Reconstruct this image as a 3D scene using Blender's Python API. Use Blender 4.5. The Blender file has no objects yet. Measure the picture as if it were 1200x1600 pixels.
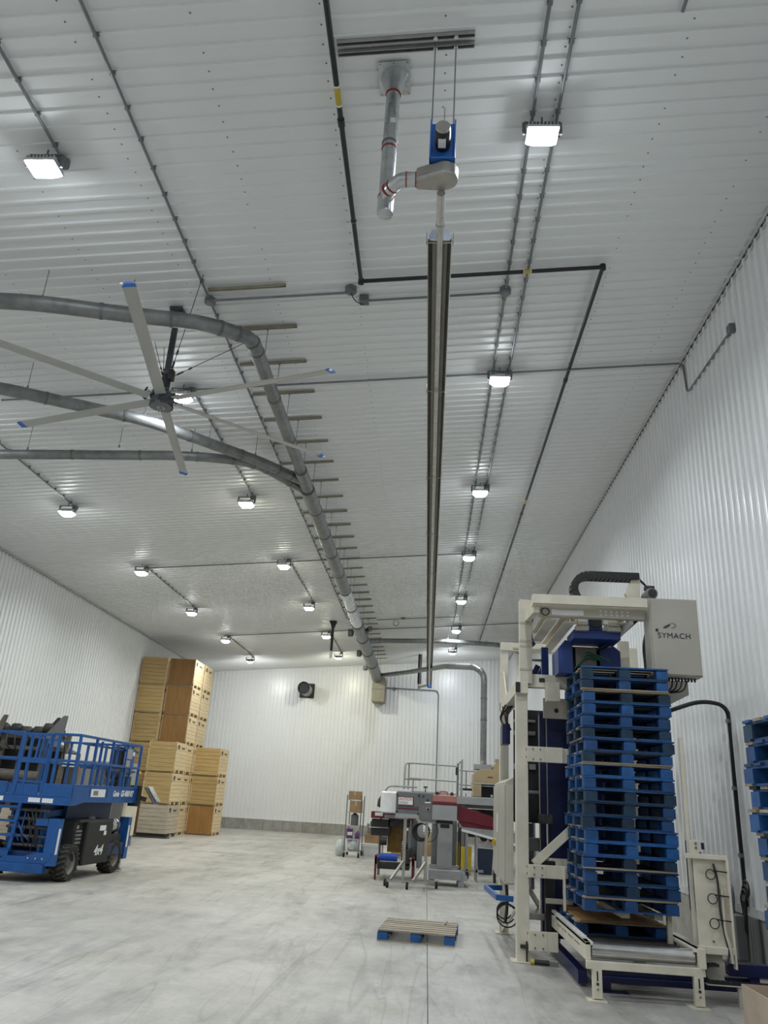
import bpy, math, random
from mathutils import Vector, Matrix
random.seed(7)
SC = bpy.context.scene
COL = SC.collection
R = math.radians

# ------------------------------------------------------------------ camera
cam_d = bpy.data.cameras.new('camera'); cam = bpy.data.objects.new('camera', cam_d); COL.objects.link(cam)
YAW, PITCH, ROLL = 0.07221493, 0.35664074, 0.05986714
_f = Vector((-math.sin(YAW)*math.cos(PITCH), math.cos(YAW)*math.cos(PITCH), math.sin(PITCH)))
_r = Vector((math.cos(YAW), math.sin(YAW), 0)); _u = _r.cross(_f)
_r2 = math.cos(ROLL)*_r + math.sin(ROLL)*_u; _u2 = -math.sin(ROLL)*_r + math.cos(ROLL)*_u
_m = Matrix((_r2, _u2, -_f)).transposed().to_4x4(); _m.translation = Vector((0, 0, 1.8))
cam.matrix_world = _m
cam_d.sensor_fit = 'VERTICAL'; cam_d.sensor_height = 24; cam_d.sensor_width = 18; cam_d.lens = 24*1206.5/1600
cam_d.clip_start = .05; cam_d.clip_end = 200
SC.camera = cam

# ------------------------------------------------------------------ world, exposure
w = bpy.data.worlds.new('world'); SC.world = w; w.use_nodes = True
w.node_tree.nodes['Background'].inputs[0].default_value = (.6, .65, .7, 1)
w.node_tree.nodes['Background'].inputs[1].default_value = .05
SC.view_settings.view_transform = 'Standard'; SC.view_settings.look = 'None'
SC.view_settings.gamma = 1; SC.view_settings.use_curve_mapping = False
SC.view_settings.exposure = 0.20
SC.cycles.adaptive_threshold = .018; SC.cycles.max_bounces = 6; SC.cycles.diffuse_bounces = 4; SC.cycles.glossy_bounces = 3; SC.cycles.transmission_bounces = 2
SC.cycles.caustics_reflective = False; SC.cycles.caustics_refractive = False
LAMP_W = 84           # watts of each high-bay lamp

# ------------------------------------------------------------------ room constants
XL, XR, YB, YF = -12.45, 4.31, -8.0, 42.7
TP, Z0 = 0.08813, 9.0214
def zc(x): return Z0 + TP*x          # ceiling height above x

# ------------------------------------------------------------------ helpers
orgs = {}
class MB:
    def __init__(s): s.v = []; s.f = []
    def add(s, vs, fs):
        o = len(s.v); s.v += [tuple(p) for p in vs]; s.f += [tuple(i+o for i in q) for q in fs]; return s
    def box(s, x0, x1, y0, y1, z0, z1):
        return s.add([(x0,y0,z0),(x1,y0,z0),(x1,y1,z0),(x0,y1,z0),(x0,y0,z1),(x1,y0,z1),(x1,y1,z1),(x0,y1,z1)],
                     [(0,3,2,1),(4,5,6,7),(0,1,5,4),(1,2,6,5),(2,3,7,6),(3,0,4,7)])
    def obox(s, c, size, rot=None):
        a, b, d = size[0]/2, size[1]/2, size[2]/2
        M = rot if rot is not None else Matrix.Identity(3)
        c = Vector(c)
        vs = [c + M @ Vector(p) for p in ((-a,-b,-d),(a,-b,-d),(a,b,-d),(-a,b,-d),(-a,-b,d),(a,-b,d),(a,b,d),(-a,b,d))]
        return s.add(vs, [(0,3,2,1),(4,5,6,7),(0,1,5,4),(1,2,6,5),(2,3,7,6),(3,0,4,7)])
    def bar(s, p0, p1, wd, ht=None, up=(0,0,1)):
        """square bar from p0 to p1"""
        p0, p1 = Vector(p0), Vector(p1); d = p1-p0; L = d.length
        if L < 1e-6: return s
        y = d/L; u = Vector(up)
        if abs(y.dot(u)) > .98: u = Vector((1,0,0))
        x = y.cross(u).normalized(); z = x.cross(y)
        return s.obox((p0+p1)/2, (wd, L, ht or wd), Matrix((x, y, z)).transposed())
    def cyl(s, p0, p1, r0, r1=None, n=12, caps=True):
        return s.tube([p0, p1], [r0, r0 if r1 is None else r1], n, caps)
    def tube(s, pts, r, n=8, caps=True, closed=False):
        P = [Vector(p) for p in pts]; m = len(P)
        rr = r if isinstance(r, (list, tuple)) else [r]*m
        T = []
        for i in range(m):
            if closed: t = P[(i+1) % m]-P[i-1]
            else: t = P[min(i+1, m-1)]-P[max(i-1, 0)]
            T.append(t.normalized())
        a = Vector((0,0,1)) if abs(T[0].z) < .9 else Vector((1,0,0))
        nx = T[0].cross(a).normalized(); rings = []
        o = len(s.v)
        for i in range(m):
            nx = (nx - T[i]*nx.dot(T[i]))
            if nx.length < 1e-6: nx = T[i].orthogonal()
            nx.normalize(); ny = T[i].cross(nx)
            for k in range(n):
                an = 2*math.pi*k/n
                s.v.append(tuple(P[i] + (nx*math.cos(an)+ny*math.sin(an))*rr[i]))
        for i in range(m if closed else m-1):
            j = (i+1) % m
            for k in range(n):
                s.f.append((o+i*n+k, o+i*n+(k+1) % n, o+j*n+(k+1) % n, o+j*n+k))
        if caps and not closed:
            s.f.append(tuple(o+k for k in reversed(range(n)))); s.f.append(tuple(o+(m-1)*n+k for k in range(n)))
        return s
    def prism(s, poly, a0, a1, axis='y'):
        """poly: 2-d points in the plane across the axis, pushed out from a0 to a1"""
        n = len(poly)
        def P(p, a):
            return {'y': (p[0], a, p[1]), 'x': (a, p[0], p[1]), 'z': (p[0], p[1], a)}[axis]
        vs = [P(p, a0) for p in poly]+[P(p, a1) for p in poly]
        fs = [tuple(range(n)), tuple(range(2*n-1, n-1, -1))]+[(i, i+n, (i+1) % n+n, (i+1) % n) for i in range(n)]
        return s.add(vs, fs)
    def lathe(s, c, prof, n=16, axis='z', caps=True):
        o = len(s.v); c = Vector(c); m = len(prof)
        for (r, h) in prof:
            for k in range(n):
                an = 2*math.pi*k/n
                p = {'z': Vector((r*math.cos(an), r*math.sin(an), h)), 'y': Vector((r*math.cos(an), h, r*math.sin(an))), 'x': Vector((h, r*math.cos(an), r*math.sin(an)))}[axis]
                s.v.append(tuple(c+p))
        for i in range(m-1):
            for k in range(n): s.f.append((o+i*n+k, o+i*n+(k+1) % n, o+(i+1)*n+(k+1) % n, o+(i+1)*n+k))
        if caps: s.f.append(tuple(o+k for k in reversed(range(n)))); s.f.append(tuple(o+(m-1)*n+k for k in range(n)))
        return s
    def mesh(s, name, mat, org=None):
        me = bpy.data.meshes.new(name)
        v = s.v if org is None else [tuple(Vector(p)-org) for p in s.v]
        me.from_pydata(v, [], s.f)
        me.materials.append(mat)
        import bmesh
        bm = bmesh.new(); bm.from_mesh(me); bmesh.ops.recalc_face_normals(bm, faces=bm.faces); bm.to_mesh(me); bm.free()
        return me
    def build(s, name, mat, parent=None, smooth=False, bevel=0, label=None):
        org = orgs.get(parent.name) if parent is not None else None
        me = s.mesh(name, mat, org)
        ob = link(name, me, parent)
        if smooth: shade(me)
        if bevel:
            md = ob.modifiers.new('bevel', 'BEVEL'); md.width = bevel; md.segments = 2; md.limit_method = 'ANGLE'
        if label: ob['label'] = label
        return ob
def shade(me, ang=40):
    for p in me.polygons: p.use_smooth = True
    try: me.set_sharp_from_angle(angle=R(ang))
    except Exception: pass
def link(name, data, parent=None):
    ob = bpy.data.objects.new(name, data); COL.objects.link(ob)
    if parent is not None:
        ob.parent = parent
        if parent.name in orgs: orgs[ob.name] = orgs[parent.name]
    return ob
def tag(o, label, cat, group=None):
    o['label'] = label; o['category'] = cat
    if group: o['group'] = group
    return o
def thing(name, label, cat, loc=(0,0,0), rz=0, group=None, world=False):
    """an Empty at the thing's base; world=True: its parts are given in room coordinates"""
    o = bpy.data.objects.new(name, None); COL.objects.link(o); o.location = loc; o.rotation_euler = (0, 0, rz)
    o.empty_display_size = .1
    if world: orgs[o.name] = Vector(loc)
    return tag(o, label, cat, group)
def struct(o): o['kind'] = 'structure'; return o
def stuff(o): o['kind'] = 'stuff'; return o
def copy_tree(o, parent=None):
    c = o.copy(); COL.objects.link(c); c.parent = parent
    for ch in list(o.children): copy_tree(ch, c)
    return c
WORDS = 'first second third fourth fifth sixth seventh eighth ninth tenth eleventh twelfth thirteenth fourteenth fifteenth sixteenth seventeenth eighteenth nineteenth twentieth'.split()
def nth(i):
    if i <= 20: return WORDS[i-1]
    if i == 30: return 'thirtieth'
    return ('twenty-' if i < 30 else 'thirty-')+WORDS[i % 10-1]
def arc(c, r, a0, a1, n, plane='xz'):
    out = []
    for i in range(n+1):
        a = a0+(a1-a0)*i/n; u, v = r*math.cos(a), r*math.sin(a)
        out.append({'xz': (c[0]+u, c[1], c[2]+v), 'yz': (c[0], c[1]+u, c[2]+v), 'xy': (c[0]+u, c[1]+v, c[2])}[plane])
    return out
def fillet(pts, r, n=5):
    """round the corners of a poly-line"""
    P = [Vector(p) for p in pts]; out = [P[0]]
    for i in range(1, len(P)-1):
        a, b, c = P[i-1], P[i], P[i+1]
        d0, d1 = (a-b), (c-b); k = min(r, d0.length*.45, d1.length*.45)
        p0, p1 = b+d0.normalized()*k, b+d1.normalized()*k
        for j in range(n+1):
            t = j/n; out.append((1-t)**2*p0+2*t*(1-t)*b+t*t*p1)
    out.append(P[-1]); return out

# ------------------------------------------------------------------ materials
def pm(name, col, rough=.5, metal=0, var=.12, scale=6, bump=0, col2=None, stretch=(1,1,1), objvar=0, bscale=None, spec=.5, rv=.08):
    m = bpy.data.materials.new(name); m.use_nodes = True
    nt = m.node_tree; N, L = nt.nodes, nt.links; b = N['Principled BSDF']
    tc = N.new('ShaderNodeTexCoord'); mp = N.new('ShaderNodeMapping'); mp.inputs['Scale'].default_value = stretch
    oi = N.new('ShaderNodeObjectInfo'); va = N.new('ShaderNodeVectorMath'); va.operation = 'ADD'
    sc = N.new('ShaderNodeMath'); sc.operation = 'MULTIPLY'; sc.inputs[1].default_value = 37.0
    L.new(oi.outputs['Random'], sc.inputs[0]); L.new(tc.outputs['Object'], mp.inputs[0]); L.new(mp.outputs[0], va.inputs[0]); L.new(sc.outputs[0], va.inputs[1])
    no = N.new('ShaderNodeTexNoise'); no.inputs['Scale'].default_value = scale; no.inputs['Detail'].default_value = 5; no.inputs['Roughness'].default_value = .62
    L.new(va.outputs[0], no.inputs['Vector'])
    rp = N.new('ShaderNodeValToRGB'); rp.color_ramp.elements[0].position = .3; rp.color_ramp.elements[1].position = .7
    c2 = col2 or tuple(c*(1-var*1.6) for c in col); c1 = col if col2 else tuple(min(1, c*(1+var*.5)) for c in col)
    rp.color_ramp.elements[0].color = (*c2, 1); rp.color_ramp.elements[1].color = (*c1, 1)
    L.new(no.outputs['Fac'], rp.inputs[0]); out = rp.outputs[0]
    if objvar:
        mr = N.new('ShaderNodeMapRange'); mr.inputs['To Min'].default_value = 1-objvar; mr.inputs['To Max'].default_value = 1+objvar*.6
        L.new(oi.outputs['Random'], mr.inputs[0])
        mx = N.new('ShaderNodeVectorMath'); mx.operation = 'SCALE'; L.new(out, mx.inputs[0]); L.new(mr.outputs[0], mx.inputs['Scale']); out = mx.outputs[0]
    L.new(out, b.inputs['Base Color'])
    b.inputs['Metallic'].default_value = metal; b.inputs['Specular IOR Level'].default_value = spec
    rr = N.new('ShaderNodeMapRange'); rr.inputs['To Min'].default_value = max(.03, rough-rv); rr.inputs['To Max'].default_value = min(1, rough+rv)
    L.new(no.outputs['Fac'], rr.inputs[0]); L.new(rr.outputs[0], b.inputs['Roughness'])
    if bump:
        n2 = N.new('ShaderNodeTexNoise'); n2.inputs['Scale'].default_value = bscale or scale*6; n2.inputs['Detail'].default_value = 4
        L.new(va.outputs[0], n2.inputs['Vector'])
        bp = N.new('ShaderNodeBump'); bp.inputs['Strength'].default_value = bump; bp.inputs['Distance'].default_value = .01
        L.new(n2.outputs['Fac'], bp.inputs['Height']); L.new(bp.outputs[0], b.inputs['Normal'])
    return m
def concrete_floor():
    m = bpy.data.materials.new('concrete_floor'); m.use_nodes = True
    nt = m.node_tree; N, L = nt.nodes, nt.links; b = N['Principled BSDF']
    tc = N.new('ShaderNodeTexCoord')
    def noise(scale, st, rot=0, det=6, rg=.6, dist=0):
        mp = N.new('ShaderNodeMapping'); mp.inputs['Scale'].default_value = st; mp.inputs['Rotation'].default_value = (0, 0, rot)
        L.new(tc.outputs['Object'], mp.inputs[0]); n = N.new('ShaderNodeTexNoise'); n.inputs['Scale'].default_value = scale
        n.inputs['Detail'].default_value = det; n.inputs['Roughness'].default_value = rg; n.inputs['Distortion'].default_value = dist
        L.new(mp.outputs[0], n.inputs['Vector']); return n.outputs['Fac']
    def ramp(x, p0, c0, p1, c1):
        r = N.new('ShaderNodeValToRGB'); e = r.color_ramp.elements; e[0].position = p0; e[1].position = p1
        e[0].color = (*c0, 1); e[1].color = (*c1, 1); L.new(x, r.inputs[0]); return r.outputs[0]
    def mul(a, c, f=1):
        x = N.new('ShaderNodeMix'); x.data_type = 'RGBA'; x.blend_type = 'MULTIPLY'; x.inputs[0].default_value = f
        L.new(a, x.inputs[6]); L.new(c, x.inputs[7]); return x.outputs[2]
    base = ramp(noise(.42, (1, 1, 1), 0, 8, .68), .30, (.345, .334, .308), .70, (.545, .528, .488))
    mott = ramp(noise(2.6, (1, .8, 1), .4, 10, .74), .28, (.78, .78, .79), .70, (1.06, 1.06, 1.05))
    fine = ramp(noise(14, (1, 1, 1), 0, 8, .75), .25, (.88, .88, .88), .75, (1.05, 1.05, 1.05))
    st1 = ramp(noise(1.5, (1, .30, 1), R(66), 7, .66, .5), .34, (.60, .615, .635), .50, (1, 1, 1))   # tyre-dark drag marks
    st2 = ramp(noise(2.2, (1, .22, 1), R(-30), 7, .64, .4), .31, (.72, .72, .73), .46, (1, 1, 1))
    brown = ramp(noise(.8, (1, .6, 1), R(20), 6, .6), .60, (1, 1, 1), .72, (.90, .85, .76))
    def lines(scale, st, rot, wd, dark):
        r = N.new('ShaderNodeValToRGB'); e = r.color_ramp.elements; e[0].position = .5-wd; e[0].color = (1, 1, 1, 1); e[1].position = .5+wd; e[1].color = (1, 1, 1, 1)
        m_ = e.new(.5); m_.color = (dark, dark, dark, 1); L.new(noise(scale, st, rot, 2, .4, .3), r.inputs[0]); return r.outputs[0]
    thin = mul(lines(1.6, (1, .06, 1), R(-36), .006, .62), lines(2.2, (1, .05, 1), R(-24), .005, .70))
    c = mul(mul(mul(mul(mul(mul(base, mott), fine), st1, .75), st2, .7), brown, .8), thin, .55)
    L.new(c, b.inputs['Base Color'])
    r = N.new('ShaderNodeMapRange'); r.inputs['To Min'].default_value = .32; r.inputs['To Max'].default_value = .62
    L.new(noise(1.5, (1, 1, 1), 0, 6), r.inputs[0]); L.new(r.outputs[0], b.inputs['Roughness'])
    b.inputs['Specular IOR Level'].default_value = .45
    bp = N.new('ShaderNodeBump'); bp.inputs['Strength'].default_value = .12; bp.inputs['Distance'].default_value = .01
    L.new(noise(30, (1, 1, 1), 0, 5), bp.inputs['Height']); L.new(bp.outputs[0], b.inputs['Normal'])
    return m
M = {}
M['floor'] = concrete_floor()
M['sheet'] = pm('white_sheet_metal', (.80, .81, .81), .30, 0, .015, .6, spec=.5, rv=.015)
M['ceil'] = pm('white_ceiling_sheet', (.76, .775, .775), .38, 0, .015, .5, rv=.015)
M['wallback'] = pm('wall_board', (.5, .5, .5), .8)
M['curb'] = pm('curb_concrete', (.36, .35, .32), .85, 0, .2, 3, .3)
M['dirtjoint'] = pm('joint_fill', (.12, .115, .11), .9)
M['screw'] = pm('screw_head', (.16, .165, .17), .5, .4)
M['trim'] = pm('trim_white', (.60, .61, .61), .45)
M['ribgap'] = pm('rib_gap_dark', (.07, .073, .076), .9)  # near-black standing in for shade in the open rib ends
M['conduit'] = pm('conduit_grey', (.19, .20, .21), .45, .25, .1, 3)
M['conduitbox'] = pm('conduit_box', (.17, .18, .19), .5, .3)
M['galv'] = pm('galvanised_duct', (.25, .26, .26), .46, .65, .22, 5, .05, stretch=(1, 1, 1))
M['galvbright'] = pm('bright_duct', (.55, .57, .58), .28, .9, .15, 4)
M['collar'] = pm('duct_collar', (.17, .18, .18), .5, .5, .2, 8)
M['blackpipe'] = pm('black_gas_pipe', (.018, .019, .021), .45, .2)
M['yellow'] = pm('yellow_label', (.50, .38, .04), .5)
M['red_seal'] = pm('red_sealant', (.30, .02, .02), .5)
M['strut'] = pm('tan_strut', (.30, .28, .21), .6, .2, .12, 5)
M['unistrut'] = pm('grey_strut', (.42, .42, .41), .4, .6, .1, 6)
M['rod'] = pm('threaded_rod', (.25, .26, .26), .4, .7)
M['blade'] = pm('fan_blade', (.42, .42, .40), .42, .1, .05, 2)
M['fandark'] = pm('fan_motor', (.055, .06, .07), .5, .2)
M['black'] = pm('black_paint', (.014, .014, .015), .55)
M['rubber'] = pm('tyre_rubber', (.022, .021, .020), .85, 0, .3, 12, .2)
M['white'] = pm('white_plastic', (.78, .78, .77), .45, 0, .05)
M['blueplast'] = pm('bright_blue', (.03, .16, .55), .4)
M['hood'] = pm('steel_hood', (.34, .33, .30), .45, .75, .15, 3)
M['hoodedge'] = pm('hood_edge', (.75, .76, .76), .40, .8)
M['lampbody'] = pm('lamp_housing', (.55, .56, .57), .5, .2)
M['hotpipe'] = pm('heater_pipe', (.58, .57, .53), .34, .75, .15, 8)
M['cream'] = pm('cream_paint', (.66, .62, .51), .42, 0, .09, 4, .03)
M['creamdark'] = pm('cream_panel', (.50, .475, .40), .45, 0, .08, 3)
M['cabinet'] = pm('beige_cabinet', (.41, .385, .335), .42, 0, .05, 2)
M['navy'] = pm('navy_paint', (.0035, .008, .065), .4, 0, .2, 3)
M['midblue'] = pm('machine_blue', (.007, .035, .20), .42, 0, .15, 4)
M['steel'] = pm('roller_steel', (.46, .47, .48), .28, .9, .15, 9, stretch=(.3, 6, 6))
M['machgrey'] = pm('machine_grey', (.155, .16, .162), .48, .1, .08, 4)
M['lightgrey'] = pm('light_grey_paint', (.33, .34, .345), .45, .2, .08, 4)
M['stainless'] = pm('stainless', (.42, .41, .38), .35, .8, .12, 6)
M['maroon'] = pm('maroon_paint', (.13, .008, .02), .38, 0, .12, 4)
M['pinkred'] = pm('faded_red_lid', (.42, .18, .15), .45, 0, .1, 3)
M['pblue'] = pm('pallet_blue', (.006, .062, .20), .62, 0, .35, 7, .25, objvar=.35, bscale=60)
M['pblue2'] = pm('pallet_teal', (.007, .040, .085), .66, 0, .4, 7, .25, objvar=.3, bscale=60)
M['pblue3'] = pm('pallet_bright_blue', (.008, .09, .29), .55, 0, .3, 7, .2, objvar=.25, bscale=60)
M['bwood'] = pm('bare_board', (.36, .29, .20), .75, 0, .3, 8, .3, stretch=(.3, 3, 3), objvar=.3)
M['pwood'] = pm('weathered_board', (.40, .35, .27), .8, 0, .35, 9, .3, stretch=(.25, 3, 3), objvar=.3)
M['pine'] = pm('pine_planks', (.60, .43, .19), .6, 0, .0, 3, .1, col2=(.43, .29, .115), stretch=(.5, .5, 9), objvar=.14)
M['pineside'] = pm('pale_pine_planks', (.80, .66, .42), .6, 0, .0, 3, .1, col2=(.66, .50, .29), stretch=(.5, .5, 9), objvar=.1)
M['ply'] = pm('brown_plywood', (.38, .20, .062), .55, 0, .0, 2, .08, col2=(.28, .14, .042), stretch=(4, 4, .7), objvar=.18)
M['palewood'] = pm('grey_pale_planks', (.58, .51, .40), .7, 0, .0, 4, .15, col2=(.36, .31, .25), stretch=(.6, .6, 8))
M['gap'] = pm('dark_gap', (.02, .017, .014), .9)
M['stencil'] = pm('stencil_ink', (.03, .028, .025), .7)
M['card'] = pm('cardboard', (.36, .235, .125), .8, 0, .12, 5)
M['cardlight'] = pm('pale_cardboard', (.46, .37, .29), .8, 0, .1, 4)
M['tape'] = pm('packing_tape', (.50, .38, .24), .35)
M['liftblue'] = pm('lift_blue', (.007, .085, .30), .38, 0, .15, 5)
M['liftdark'] = pm('lift_dark_blue', (.006, .035, .13), .45, 0, .2, 5)
M['lug'] = pm('dusty_lit_lug', (.075, .070, .062), .9, 0, .3, 12)  # dust plus the lit grey of the tread, both put into the colour
M['wheelgrey'] = pm('wheel_grey', (.20, .19, .17), .6, .2)
M['chrome'] = pm('canister_steel', (.62, .62, .60), .22, .9)
M['oil'] = pm('greasy_steel', (.05, .048, .046), .55, .4, .4, 8)
M['greybrown'] = pm('dusty_steel', (.15, .135, .115), .65, .2, .25, 5)
M['tanmach'] = pm('tan_machine', (.43, .33, .19), .5, 0, .08, 4)
M['amber'] = pm('amber_film', (.36, .20, .02), .35, 0, .35, 9)
M['yellowdrum'] = pm('yellow_drum', (.68, .50, .03), .45)
M['bluebin'] = pm('dark_blue_bin', (.012, .025, .06), .5)
M['bluecloth'] = pm('blue_roller', (.01, .06, .42), .5)
M['purple'] = pm('purple_print', (.13, .04, .22), .5)
M['green'] = pm('green_plastic', (.02, .16, .07), .5)
M['bag'] = pm('white_film_roll', (.76, .77, .78), .4, 0, .08, 9, .4, bscale=25)
M['clearbag'] = pm('pale_plastic_bag', (.62, .66, .65), .35, 0, .25, 9, .6, bscale=18)
M['redink'] = pm('red_ink', (.55, .03, .05), .6)
M['inkblue'] = pm('navy_ink', (.02, .025, .06), .6)
M['inkgrey'] = pm('grey_ink', (.20, .21, .23), .6)
M['orange'] = pm('orange_knob', (.62, .30, .04), .5)
M['cable'] = pm('black_cable', (.012, .012, .013), .5)
M['greycable'] = pm('grey_cable', (.30, .30, .29), .5)
def glow(name, col, st):
    m = bpy.data.materials.new(name); m.use_nodes = True; nt = m.node_tree; nt.nodes.clear()
    e = nt.nodes.new('ShaderNodeEmission'); o = nt.nodes.new('ShaderNodeOutputMaterial')
    e.inputs[0].default_value = (*col, 1); e.inputs[1].default_value = st; nt.links.new(e.outputs[0], o.inputs[0]); return m
COOL, WARM, MID = (.90, .955, 1), (1, .985, .80), (.96, .99, .985)
M['lensc'] = glow('lamp_lens_cool', COOL, 50); M['lensw'] = glow('lamp_lens_warm', WARM, 50); M['lensm'] = glow('lamp_lens_mid', MID, 50)

def text_mesh(txt, size, mat, name='lettering', parent=None, M4=None, shear=0, depth=.002, spacing=1.0, xscale=1.0, bold=0):
    cu = bpy.data.curves.new(name, 'FONT'); cu.body = txt; cu.size = size; cu.align_x = 'CENTER'; cu.align_y = 'CENTER'
    cu.extrude = depth; cu.offset = bold; cu.shear = shear; cu.space_character = spacing
    t = bpy.data.objects.new(name, cu); COL.objects.link(t)
    bpy.context.view_layer.update()
    me = bpy.data.meshes.new_from_object(t.evaluated_get(bpy.context.evaluated_depsgraph_get()))
    bpy.data.objects.remove(t)
    me.transform(Matrix.Diagonal((xscale, 1, 1, 1)))
    if M4 is not None: me.transform(M4)
    if parent is not None and parent.name in orgs: me.transform(Matrix.Translation(-orgs[parent.name]))
    me.materials.clear(); me.materials.append(mat); me.name = name
    return link(name, me, parent)
def face_mat(c, right, up):
    r, u = Vector(right).normalized(), Vector(up).normalized(); n = r.cross(u)
    m = Matrix((r, u, n)).transposed().to_4x4(); m.translation = Vector(c); return m

# ================================================================== THE SETTING
fl = struct(MB().box(XL-.3, XR+.3, YB-.3, YF+.3, -.2, -.02).build('floor', M['dirtjoint']))
for x0, x1 in ((XL-.2, .075), (.083, XR+.2)):
    MB().box(x0, x1, YB-.2, YF+.2, -.03, 0).build('slab', M['floor'], fl)

RIB = .213; NR = 5; PW = RIB*NR
def profile(nr=NR, h=.024):
    pts = []
    for i in range(nr):
        c = (i+.5)*RIB
        pts += [(c-.030, 0), (c-.020, h), (c+.020, h), (c+.030, 0)]
    return [(0, 0)]+pts+[(nr*RIB, 0)]
PROF = profile(); WPROF = profile(NR, .040)
def sheet(rows):
    """rows: list of point rows of equal length -> skin"""
    mb = MB(); n = len(rows[0])
    for r in rows: mb.v += [tuple(p) for p in r]
    for j in range(len(rows)-1):
        for i in range(n-1): mb.f.append((j*n+i, j*n+i+1, (j+1)*n+i+1, (j+1)*n+i))
    return mb
# ceiling: a tilted roof deck with ribbed sheets running across the hall
ce = struct(MB().add([(XL-.3,YB-.3,zc(XL-.3)+.03),(XR+.3,YB-.3,zc(XR+.3)+.03),(XR+.3,YF+.3,zc(XR+.3)+.03),(XL-.3,YF+.3,zc(XL-.3)+.03),
    (XL-.3,YB-.3,zc(XL-.3)+.3),(XR+.3,YB-.3,zc(XR+.3)+.3),(XR+.3,YF+.3,zc(XR+.3)+.3),(XL-.3,YF+.3,zc(XL-.3)+.3)],
    [(0,3,2,1),(4,5,6,7),(0,1,5,4),(1,2,6,5),(2,3,7,6),(3,0,4,7)]).build('ceiling', M['ceil']))
cp = sheet([[(x, y, zc(x)+.015-h) for (y, h) in PROF] for x in (XL-.02, XR+.02)]).mesh('ceiling_panel', M['ceil'])
npan = int((YF-YB)/PW)+1
for i in range(npan):
    o = link('ceiling_panel', cp, ce); o.location = (0, YF-(i+1)*PW+.0, 0)
def screws(mb, pts, nrm, r=.011, h=.006):
    n = Vector(nrm).normalized(); a = n.orthogonal().normalized(); b = n.cross(a)
    for p in pts:
        p = Vector(p); o = len(mb.v)
        for k in range(6): mb.v.append(tuple(p+(a*math.cos(k*math.pi/3)+b*math.sin(k*math.pi/3))*r))
        mb.v.append(tuple(p+n*h))
        for k in range(6): mb.f.append((o+k, o+(k+1) % 6, o+6))
mb = MB()
for k in range(14):
    x = 3.62-1.23*k
    for j in range(int((YF-YB)/RIB)):
        if random.random() < .06: continue
        y = YF-(j+.5)*RIB+.075; xx = x+random.uniform(-.012, .012)
        screws(mb, [(xx, y, zc(xx)+.012)], (0, 0, -1))
stuff(mb.build('screw_head', M['screw'], ce))

def side_wall(name, xw, s, ztop, zbot):
    """s: +1 when the ribs point to +x"""
    w = struct(MB().box(min(xw, xw-s*.3), max(xw, xw-s*.3), YB-.3, YF+.3, 0, ztop+.05).build(name, M['wallback']))
    me = sheet([[(xw+s*(.012+h), y, z) for (y, h) in WPROF] for z in (zbot, ztop-.004)]).mesh('wall_panel', M['sheet'])
    for i in range(npan): o = link('wall_panel', me, w); o.location = (0, YF-(i+1)*PW, 0)
    mb = MB()
    z = zbot+.55
    while z < ztop:
        for j in range(int((YF-4)/RIB)):
            if random.random() < .05: continue
            screws(mb, [(xw+s*.0135, YF-(j+.5)*RIB+.075, z+random.uniform(-.01, .01))], (s, 0, 0), .010)
        z += 1.22
    stuff(mb.build('screw_head', M['screw'], w))
    return w
wr = side_wall('wall_right', XR, -1, zc(XR), .68)
wl = side_wall('wall_left', XL, 1, zc(XL), .52)
def end_wall(name, yw, s):
    w = struct(MB().prism([(XL-.3, 0), (XR+.3, 0), (XR+.3, zc(XR+.3)), (XL-.3, zc(XL-.3))], min(yw, yw-s*.3), max(yw, yw-s*.3)).build(name, M['wallback']))
    x = XL; k = 0
    while x < XR-.01:
        pr = [(x+u, h) for (u, h) in WPROF if x+u <= XR]
        sheet([[(u, yw+s*(.012+h), .52) for u, h in pr], [(u, yw+s*(.012+h), zc(u)-.004) for u, h in pr]]).build('wall_panel', M['sheet'], w)
        x += PW
    mb = MB(); z = 1.0
    while z < 8:
        for j in range(int((XR-XL)/RIB)): screws(mb, [(XL+(j+.5)*RIB+.075, yw+s*.0135, z)], (0, s, 0), .010)
        z += 1.22
    stuff(mb.build('screw_head', M['screw'], w))
    return w
end_wall('wall_far', YF, -1); end_wall('wall_back', YB, 1)
# concrete curbs under the sheeting, cast in lengths
def curb(name, axis, at, s, a0, a1, h, step, th):
    root = struct(MB().box(*((a0, a1, min(at, at+s*(th-.012)), max(at, at+s*(th-.012))) if axis == 'x' else (min(at, at+s*(th-.012)), max(at, at+s*(th-.012)), a0, a1)), 0, h-.012).build(name, M['dirtjoint']))
    a = a0
    while a < a1-.05:
        b = min(a+step, a1)
        lo, hi = min(at, at+s*th), max(at, at+s*th)
        (MB().box(a+.008, b-.008, lo, hi, 0, h) if axis == 'x' else MB().box(lo, hi, a+.008, b-.008, 0, h)).build('curb_block', M['curb'], root)
        a += step
    return root
curb('baseboard_far', 'x', YF, -1, XL, XR, .52, 1.02, .05)
curb('baseboard_left', 'y', XL, 1, YB, YF-.05, .52, 2.4, .05)
curb('baseboard_right', 'y', XR, -1, YB, YF-.05, .66, 2.4, .05)
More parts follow.
